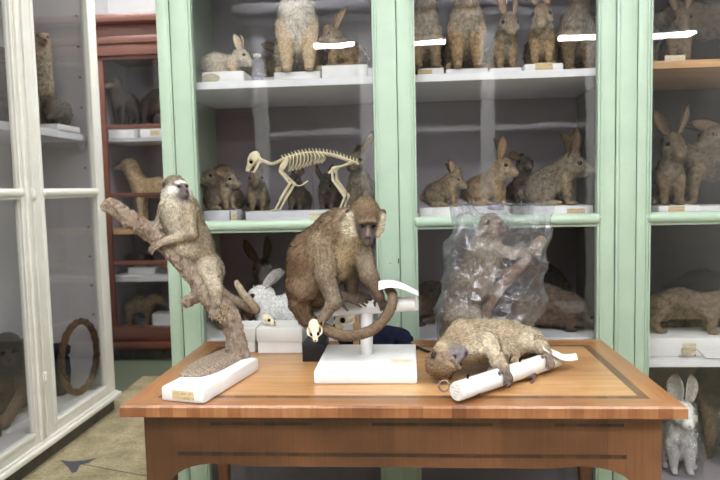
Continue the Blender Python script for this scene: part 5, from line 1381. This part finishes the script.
# its skull, long and bent down
f, l, u = frame_of((-.62, -.15, -.77), (-.6, 0, .8)); F3 = np.stack([f, l, u]); c = q(254, 161); L = .098
b = Body(); kw = dict(hl=0, k=.008)
b.ell(c - f * L * .12 + u * L * .1, (L * .34, L * .24, L * .25), F3, **kw)
b.cap(c + f * L * .1 + u * L * .06, c + f * L * .52 - u * L * .02, L * .19, L * .10, **kw)
b.cap(c - f * L * .2 - u * L * .22, c + f * L * .42 - u * L * .33, L * .07, L * .05, **kw).cap(c - f * L * .25 - u * L * .05, c - f * L * .22 - u * L * .3, L * .08, L * .09, **kw)
b.cap(c + f * L * .5 - u * L * .04, c + f * L * .56 - u * L * .18, L * .04, L * .025, hl=0, k=.002).cap(c + f * L * .40 - u * L * .33, c + f * L * .50 - u * L * .2, L * .035, L * .02, hl=0, k=.002)
for sg in (-1, 1):
    b.cut(c + f * L * .14 + l * sg * L * .2 + u * L * .06, (L * .13, L * .12, L * .12), F3)
    b.cap(c + f * L * .26 + l * sg * L * .17 - u * L * .07, c - f * L * .12 + l * sg * L * .22 - u * L * .08, L * .035, L * .035, hl=0, k=.003)
o = b.build('skull', sk, .0021, 0, mat=M['bone'])
for sg in (-1, 1): ball('eye_socket', c + f * L * .14 + l * sg * L * .12 + u * L * .05, L * .085, M['dark'], o, 8)
MB().tube([q(312, 154), np.array([q(312, 154)[0], YS, zs])], .0018, 8).tube([q(346, 160), np.array([q(346, 160)[0], YS, zs])], .0018, 8).build('support_rod', M['metal'], sk, True)
# ---- left bay, lower shelf
z = SH['low']
H('white hare with a dark eye behind the white boxes', 287, YC, z, PLN(238, 312, 334, z, YA - .02, .24, mat='plinth_grey'), 1.0, 186, 'white', pose='crouch', head=(.118, 0, .158), hyaw=0, hpitch=-12, ears=((142, -10), (152, -12)), el=.105, ew=.034, hairs=3000, seed=41)
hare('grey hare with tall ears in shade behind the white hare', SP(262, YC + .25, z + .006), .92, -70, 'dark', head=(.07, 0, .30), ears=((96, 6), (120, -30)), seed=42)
hare('dark grey hare low behind the left monkey and its branch', SP(228, YC + .10, z + .009), .70, 122, 'grey', pose='crouch', ears=((170, 8), (170, -8)), seed=43)
# ---- middle bay, top shelf
z = SH['top']
H('brown hare half hidden by the middle post on the top shelf', 421, YC + .10, z, PLN(417.5, 445, 66, z, YA + .05, label='tan paper label', lab_at=-.025, lab_size=(.06, .036), lab_z=.5), 1.15, -76, 'brown', head=(.10, 0, .36), el=.09, seed=51, fat=.78)
H('tall brown hare on straight pale forelegs, second on the middle bay top shelf', 465, YC + .06, z, PLN(446, 489, 67.5, z, YA + .04), 1.22, -88, 'tawny', head=(.07, 0, .38), hpitch=-4, el=.08, seed=52, fat=.82, hairs=4200)
H('brown hare with its face lowered to the front, third on the top shelf', 503, YC + .02, z, PLN(490, 523, 67, z), .76, -84, 'brown', head=(.14, 0, .262), hpitch=-42, ears=((140, 10), (140, -10)), seed=53, fat=.95)
H('brown hare with its head tilted over a labelled plinth, top shelf', 541, YC, z, PLN(524, 564, 63.5, z, label='tan paper label', lab_size=(.075, .042), lab_z=.5), .80, -98, 'tawny', head=(.125, 0, .27), hpitch=-38, hyaw=-8, ears=((120, 0), (120, -24)), seed=54)
H('brown hare at the end of the top shelf beside the wide post', 571, YC + .16, z, PLN(565, 593, 70, z, YA + .10, mat='plinth_grey'), 1.24, -84, 'brown', head=(.08, 0, .38), el=.08, seed=55, fat=.70)
# ---- middle bay, middle shelf
z = SH['mid']
H('small brown rabbit with ears laid back beside the middle post, middle shelf', 444, YC, z, PLN(419.5, 466, 207.5, z), .60, -14, 'brown', pose='sit', head=(.085, 0, .205), hpitch=-22, ears=((150, 24), (118, -20)), el=.10, seed=61, name='mounted_rabbit', part='rabbit')
H('light brown rabbit with tall ears raised, facing right over the bagged monkey', 488, YC + .06, z, PLN(466.5, 512, 207, z), .74, -26, 'tawny', head=(.095, 0, .245), hpitch=-16, ears=((126, 16), (92, -10)), el=.13, ew=.042, seed=62, name='mounted_rabbit', part='rabbit')
H('slim dark rabbit upright with folded ears between two larger rabbits', 520, YC + .21, z, PLN(513.5, 529, 207, z, YA + .22, .14), .72, -78, 'dark', head=(.07, 0, .285), hpitch=-4, ears=((172, -8), (150, -30)), el=.08, seed=63, fat=.72, name='mounted_rabbit', part='rabbit')
H('large grey brown rabbit with wide upright ears, facing right on a labelled plinth', 554, YC, z, PLN(532.5, 594, 206, z, label='buff paper label', lab_at=.055, lab_size=(.078, .028), lab_z=.4), .84, -24, 'grey', head=(.105, 0, .215), hpitch=-10, ears=((124, 20), (82, -18)), el=.135, ew=.05, seed=64, fat=1.1, hairs=4600, name='mounted_rabbit', part='rabbit')
# ---- middle bay, lower shelf
z = SH['low']
BV = [(96, 80, 64), (112, 94, 76), (84, 70, 56), (100, 84, 66), (92, 78, 62)]
beast('brown thick furred rodent lying curled behind the plastic bag', SP(549, YC, z + .003), .95, -12, BV, body=(.20, .085, .15), head=(.15, 0, .075), hr=.05, legs=.02, tail=((-.16, 0, .05), (-.2, -.06, .02)), hpitch=-30, hairs=5200, seed=71, name='mounted_rodent', part='rodent', cat='stuffed animal', arch=.035)
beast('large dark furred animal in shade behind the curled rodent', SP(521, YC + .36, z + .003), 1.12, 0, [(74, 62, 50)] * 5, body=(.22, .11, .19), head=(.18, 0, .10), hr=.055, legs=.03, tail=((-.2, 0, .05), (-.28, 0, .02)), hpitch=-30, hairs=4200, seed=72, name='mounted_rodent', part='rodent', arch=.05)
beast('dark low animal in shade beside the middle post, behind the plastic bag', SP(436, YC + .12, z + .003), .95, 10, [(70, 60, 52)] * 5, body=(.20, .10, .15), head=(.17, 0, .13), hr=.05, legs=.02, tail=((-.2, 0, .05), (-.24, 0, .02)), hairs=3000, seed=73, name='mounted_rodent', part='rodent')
# ---- right bay
z = SH['rtop']
H('brown hare with pale forelegs beside the wide post, right bay top shelf', 676, YC, z, PLN(664, 686, 61, z, label='large buff paper label', lab_size=(.085, .055), lab_mat='label_pale', lab_z=.46), .72, -100, 'umber', pose='sit', head=(.12, 0, .26), hpitch=-36, ears=((140, 14), (140, -14)), seed=81)
H('brown hare leaning left at the edge of the right bay top shelf', 645, YC + .05, z, PLN(643, 657, 62, z, YA, mat='plinth_grey', dep=.12), .50, 266, 'umber', head=(.11, 0, .25), hpitch=-20, ears=((150, 14), (150, -14)), seed=82)
H('large brown hare standing on a skewed plinth, right bay top shelf', 706, YC + .30, z, PLN(687, 714, 62, z, YA + .26, .16, pyaw=R(14), mat='plinth_grey'), 1.12, 8, 'umber', pose='stand', head=(.19, 0, .30), hpitch=-20, ears=((150, 14), (150, -14)), seed=83, hairs=4600)
z = SH['rmid']
H('slim brown hare facing forward with both ears raised, right bay middle shelf', 664, YC - .01, z, PLN(657, 700, 205.5, z, label='tan paper label', lab_at=-.012, lab_size=(.07, .026), lab_z=.55), .90, -86, 'umber', head=(.085, 0, .30), hpitch=-30, ears=((108, 16), (104, -34)), el=.125, ew=.036, seed=84, fat=.72, hairs=4200)
H('larger hare on four legs at the right picture edge, middle shelf', 714, YC + .13, z, PLN(701, 742, 206, z, YA + .1, .2), .98, 176, 'umber', pose='stand', head=(-.0, -.03, .33), hyaw=30, ears=((30, -20), (30, -40)), seed=85, hairs=4600)
z = SH['rlow']
WZ = [(122, 102, 76), (140, 120, 92), (128, 106, 80), (120, 102, 80), (104, 90, 74)]
w0, w1_ = P(645, 340, YA + .06)[0], P(760, 340, YA + .06)[0]
beast('long brown marten striding right on a long white plinth, right bay lower shelf', [P(684, 330, YC + .03)[0], YC + .03, z + hz(336.5, 690, YA + .06, z)], .98, -8, WZ, body=(.24, .075, .115), head=(.235, 0, .185), hr=.044, legs=.055, tail=((-.24, 0, .08), (-.34, 0, .04)), hpitch=2, muzzle=.05, hairs=5200, seed=86, plin=((w1_ - w0), .22, hz(336.5, 690, YA + .06, z), dict(dx=(w0 + w1_) / 2 - P(684, 330, YC + .03)[0], label='cream paper label', lab_at=P(692, 340, YA)[0] - (w0 + w1_) / 2, lab_size=(.062, .046), lab_mat='label_pale', mat='plinth')))
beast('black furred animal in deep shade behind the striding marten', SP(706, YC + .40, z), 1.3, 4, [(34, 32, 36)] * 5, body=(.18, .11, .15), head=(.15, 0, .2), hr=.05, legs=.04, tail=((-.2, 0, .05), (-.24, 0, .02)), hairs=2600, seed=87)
t = thing('shelf_card', [P(712, 355, YA)[0], YA - .01, z], 'white card with a wire and red bead leaning on the right bay lower shelf edge', 'card')
ca, cb_ = P(697, 349.5, YA - .008), P(706, 358.5, YA - .008)
MB().prism([P(701, 351.5, YA - .008), P(735, 351.5, YA - .008), P(735, 359, YA - .008), P(706, 359, YA - .008)], (0, .003, 0)).build('card', M['plinth'], t)
MB().tube([P(692, 351, YA - .012), ca, cb_, P(735, 359.6, YA - .012)], .0016, 6).build('wire', M['metal'], t, True)
ball('red_bead', P(695, 355.5, YA - .014), .0045, M['stud'], t, 8)
t = thing('stuffed_tag', P(687, 353, YA - .012) * [1, 1, 0] + [0, 0, z], 'small crumpled tan tag lying before the cream label', 'tag')
MB().box(P(682.5, 355, YA - .012), P(691.5, 348.5, YA - .004) + [0, .01, 0], .004, 2).build('tag', M['label_grey'], t)
z = SH['bot']
hare('white hare sitting upright wrapped in clear plastic at the bottom right', SP(677, YC + .08, z + .005), .96, 262, 'white', head=(.10, 0, .31), hpitch=-10, ears=((98, 6), (100, -6)), el=.12, ew=.05, seed=91, hairs=4600)
film_bag('plastic_bag', 'clear plastic bag wrapped round the white hare at the bottom right', [(383, 671, 683, .15), (386, 668, 686, .4), (396, 662, 689, .75), (418, 657, 693, .95), (440, 654, 697, 1), (462, 653, 698, 1), (470, 655, 697, .9)], YC + .12, .19, 'bag', 9, n=30)
beast('dark brown animal with a tawny foreleg inside a plastic bag, at the lower right corner', SP(717, YC + .26, z + .004), 1.35, 76, [(46, 38, 34), (54, 44, 38), (112, 86, 62), (44, 36, 32), (50, 42, 36)], body=(.16, .16, .13), head=(.13, 0, .24), hr=.048, legs=.10, tail=((-.12, 0, .14), (-.15, 0, .06)), hairs=3200, seed=92)
film_bag('plastic_bag', 'clear plastic bag draped over the dark brown animal at the lower right corner', [(381, 706, 740, .2), (386, 703, 760, .5), (400, 700, 768, .8), (430, 700, 774, 1), (456, 700, 774, 1), (464, 702, 772, .9)], YC + .20, .19, 'bag', 10, n=30)

# ---- cream white cabinet on the left
zsh = 1.795
c0 = PX(57.5, 107, -2.07); r0 = .5 * abs(PX(57, 93, -2.07)[2] - PX(57, 120, -2.07)[2])
t = thing('mounted_hedgehog', [c0[0], c0[1], zsh], 'round grey spiny animal on a white block, upper shelf of the white cabinet', 'stuffed animal')
plinth(t, [c0[0] - .01, c0[1], zsh], (.15, .26, .035), 0, bev=.004)
hb = zsh + .035
b = Body()
b.ell([c0[0], c0[1], hb + r0 * .95], (r0 * .85, r0 * 1.2, r0 * .95), col=(128, 118, 106), hl=.024, k=.02, comb=(0, 1, -.2)).cap([c0[0], c0[1] - r0 * 1.0, hb + r0 * .7], [c0[0] + .01, c0[1] - r0 * 1.5, hb + r0 * .45], r0 * .45, r0 * .22, col=(120, 104, 88), hl=.008, k=.03)
for dy in (-.7, .6):
    for dx in (-.4, .4): b.cap([c0[0] + r0 * dx, c0[1] + r0 * dy, hb + r0 * .4], [c0[0] + r0 * dx, c0[1] + r0 * dy, hb + .011], .014, .011, col=(110, 94, 78), hl=.004, k=.01)
o = b.build('hedgehog', t, .005, 3600, .0016, .8, .35, 101)
eyes(o, [[c0[0] + sg * r0 * .18, c0[1] - r0 * 1.3, hb + r0 * .72] for sg in (-1, 1)], .006)
z0 = zsh; bs = PX(42, 118, -2.24); bs[2] = zsh
TW = [(176, 158, 132), (196, 182, 160), (160, 138, 112), (170, 150, 122), (150, 130, 106)]
beast('tall pale tan furred animal rearing up behind the spiny one, white cabinet', bs, .92, -48, TW, body=(.16, .18, .14), head=(.10, 0, .60), hr=.055, legs=.12, tail=((-.12, 0, .14), (-.15, 0, .04)), neck=[(.10, 0, .42), (.10, 0, .52)], hpitch=-5, seed=102, name='mounted_animal', part='animal')
bs = PX(4, 112, -2.3); bs[2] = zsh
beast('dark brown animal at the left edge on the upper shelf of the white cabinet', bs, 1.0, -50, [(74, 52, 40)] * 5, body=(.18, .12, .13), head=(.12, 0, .40), hr=.05, legs=.10, tail=((-.14, 0, .1), (-.17, 0, .04)), neck=[(.12, 0, .30)], seed=103, name='mounted_animal', part='animal')
zb_ = .168
# ape-like bust with an arm on a white board
q = lambda x, y, X: PX(x, y, X)
c0 = q(8, 352, -2.28); t = thing('mounted_ape', [c0[0], c0[1], zb_], 'dark ape with a long arm sitting low in the white cabinet', 'stuffed ape')
b = Body(); DA = (62, 48, 42)
hr = .075
ep = monkey_face(None, b, c0 + [0, 0, .03], (.55, -.8, -.12), (0, 0, 1), hr, skin=(74, 56, 50), brow=(58, 44, 40), crown=(52, 40, 36), cheek=(64, 50, 42), muzz=(92, 70, 62))
gz = lambda z_: np.array([c0[0], c0[1], z_])
b.cap(gz(c0[2] - .03), gz(.42), .09, .13, col=DA, hl=.014, k=.04).cap(gz(.42), gz(.325), .13, .12, col=DA, hl=.014, k=.04)
b.cap(gz(.44) + [.10, -.03, 0], gz(.34) + [.16, -.12, 0], .05, .042, col=DA, hl=.014, k=.03).cap(gz(.34) + [.16, -.12, 0], gz(.22) + [.13, -.28, 0], .038, .028, col=(110, 88, 68), hl=.012, k=.02)
b.cap(gz(.44) + [-.08, .05, 0], gz(.25) + [-.06, -.06, 0], .05, .035, col=DA, hl=.014, k=.03)
b.cap(gz(.29) + [.04, 0, 0], gz(.27) + [.14, .10, 0], .075, .055, col=DA, hl=.014, k=.03).cap(gz(.285) + [-.02, 0, 0], gz(.26) + [0, -.2, 0], .075, .05, col=DA, hl=.014, k=.03)
hand(b, gz(.225) + [.13, -.28, 0], (.05, -1, -.25), (0, -.2, 1), .11, (60, 48, 42), r=.008, wr=.018)
o = b.build('ape', t, .0055, 5200, .0018, .4, .25, 104); eyes(o, ep, .012)
plinth(t, [c0[0] + .0, c0[1] - .04, zb_], (.30, .48, .022), 0, bev=.003)
# wreath shaped coil with a dark bag hung before it
a = q(66, 398, -2.05)
t = thing('display_board', [-2.045, a[1], zb_], 'white board lying on the bottom of the white cabinet under the wicker ring', 'board')
MB().box((-2.105, 3.40, zb_), (-1.985, 3.86, zb_ + .022), .003).build('board', M['plinth'], t)
cc = np.array([-2.035, 3.80, 0]); RR = .215; cc[2] = zb_ + .024 + RR + .018
t = thing('wicker_ring', [cc[0], cc[1], zb_ + .023], 'brown wicker ring standing upright on a white board in the white cabinet', 'wicker ring')
for k in range(3):
    pts = []
    for a in np.linspace(0, 2 * math.pi, 73):
        rr_ = RR + .010 * math.cos(2.09 * k + a * 6)
        pts.append(cc + np.array([.010 * math.sin(2.09 * k + a * 6), rr_ * math.cos(a), rr_ * math.sin(a)]))
    MB().tube(pts, .0125, 10).build('strand', M['rope'], t, True)
c1 = q(57, 366, -2.22)
t = thing('dark_jar', [c1[0], c1[1], zb_], 'dark navy jar standing behind the wicker ring', 'jar')
h1 = q(57, 345, -2.22)[2] - zb_
MB().lathe([(.05, 0), (.068, .02), (.08, h1 * .45), (.076, h1 * .72), (.06, h1 * .78), (.08, h1 * .82), (.085, h1 * .95), (.07, h1), (.055, h1 * 1.01)], [c1[0], c1[1], zb_], 28).build('jar', M['navy'], t, True)

# ---- red-brown cabinet: martens, a pale leaping animal, small things below
YR = RY + .27
MT = [(66, 52, 44), (84, 66, 54), (52, 42, 38), (78, 62, 52), (120, 102, 84)]
zz = 1.885
def RP(px, z, Y=YR): return SP(px, Y, z)
def wooden_perch(t, p, w): MB().tube(smooth_path([p + [-w / 2, 0, .02], p + [-w / 6, .01, .05], p + [w / 6, -.01, .04], p + [w / 2, 0, .06]], 4), .028, 10).build('perch', M['bark'], t, True)
pz_ = zz + hz(128, 120, YR - .05, zz)
t1 = beast('dark marten sitting up at the left on the top shelf of the red brown cabinet', RP(126, pz_), .98, -115, MT, body=(.14, .14, .13), head=(.10, 0, .38), hr=.056, legs=.10, tail=((-.12, 0, .12), (-.15, 0, .04)), hpitch=-10, hairs=2600, seed=111, plin=(.22, .24, pz_ - zz, {}))
t2 = beast('dark marten with a bushy arched back, beside the sitting one in the red brown cabinet', RP(161, pz_, YR + .02), 1.05, -14, MT, body=(.22, .13, .14), head=(.20, 0, .28), hr=.05, legs=.07, tail=((-.13, 0, .12), (-.16, 0, .04)), hpitch=-20, hairs=2600, seed=112, plin=(.30, .2, pz_ - zz, dict(dx=.0, label='tan paper label', lab_at=-.02, lab_size=(.08, .04))), arch=.04)
DE = [(196, 164, 118), (214, 190, 150), (196, 168, 126), (198, 168, 124), (206, 184, 148)]
zz = 1.118
beast('fawn long bodied animal stretching up to the left in the red brown cabinet', [P(156, 190, YR)[0], YR, zz + .05], 1.08, 180, DE, body=(.26, .14, .15), head=(.235, 0, .46), hr=.04, legs=.14, tail=((-.17, 0, .2), (-.22, 0, .1)), neck=[(.17, 0, .37), (.205, 0, .45)], hpitch=-6, muzzle=.06, hairs=3400, seed=113, lr=.02, plin=(.44, .22, .05, {}), arch=0)
zz = .71
t = thing('display_board', RP(147, zz), 'white board on the third shelf of the red brown cabinet', 'board')
MB().box(RP(147, zz) + [-.14, -.08, 0], RP(147, zz) + [.10, .08, .06], .004).build('board', M['plinth'], t)
beast('dark slim animal lying above the white board in the red brown cabinet', RP(141, zz + .067), .85, 180, MT, body=(.18, .05, .08), head=(.14, 0, .07), hr=.034, legs=.03, tail=((-.12, 0, .05), (-.15, 0, .03)), hairs=1600, seed=114)
beast('small ochre animal on the third shelf at the post of the red brown cabinet', RP(176, zz), .72, 180, [(196, 150, 88)] * 5, body=(.14, .06, .09), head=(.11, 0, .10), hr=.036, legs=.035, tail=((-.10, 0, .05), (-.13, 0, .03)), muzzle=.03, hairs=1600, seed=115)
zz = .235
beast('brown mongoose arched over a white block on the lowest shelf of the red brown cabinet', RP(141, zz), .92, 4, [(142, 116, 84), (160, 134, 100), (132, 106, 78), (146, 120, 88), (130, 106, 80)], body=(.17, .10, .12), head=(.19, 0, .255), hr=.038, legs=.10, tail=((-.11, 0, .10), (-.13, 0, .03)), hpitch=-35, hairs=2400, seed=116, arch=.03, neck=[(.13, 0, .26)], name='mounted_mongoose', part='mongoose')
t = thing('white_block', RP(165, zz), 'white block beside the mongoose on the lowest shelf of the red brown cabinet', 'block')
MB().box(RP(166, zz) + [-.10, -.06, 0], RP(166, zz) + [.16, .08, .12], .004).build('block', M['plinth'], t)
# ------------------------------------------------------------------ surroundings and exposure
w = bpy.data.worlds.new('world'); SC.world = w; w.use_nodes = True
w.node_tree.nodes['Background'].inputs[0].default_value = (.9, .95, 1, 1)
w.node_tree.nodes['Background'].inputs[1].default_value = .25
SC.cycles.transparent_max_bounces = 24
SC.cycles.max_bounces = 8
SC.cycles.diffuse_bounces = 4
SC.cycles.use_denoising = True
vs = SC.view_settings
vs.view_transform = 'Standard'; vs.look = 'None'; vs.gamma = 1; vs.use_curve_mapping = False
vs.exposure = 1.62

# everything that stands on something clears it by a hair
for o in bpy.data.objects:
    if o.parent is None and o.get('category') and o['category'] not in ('cabinet', 'table', 'lamp', 'cupboard'): o.location.z += .0008
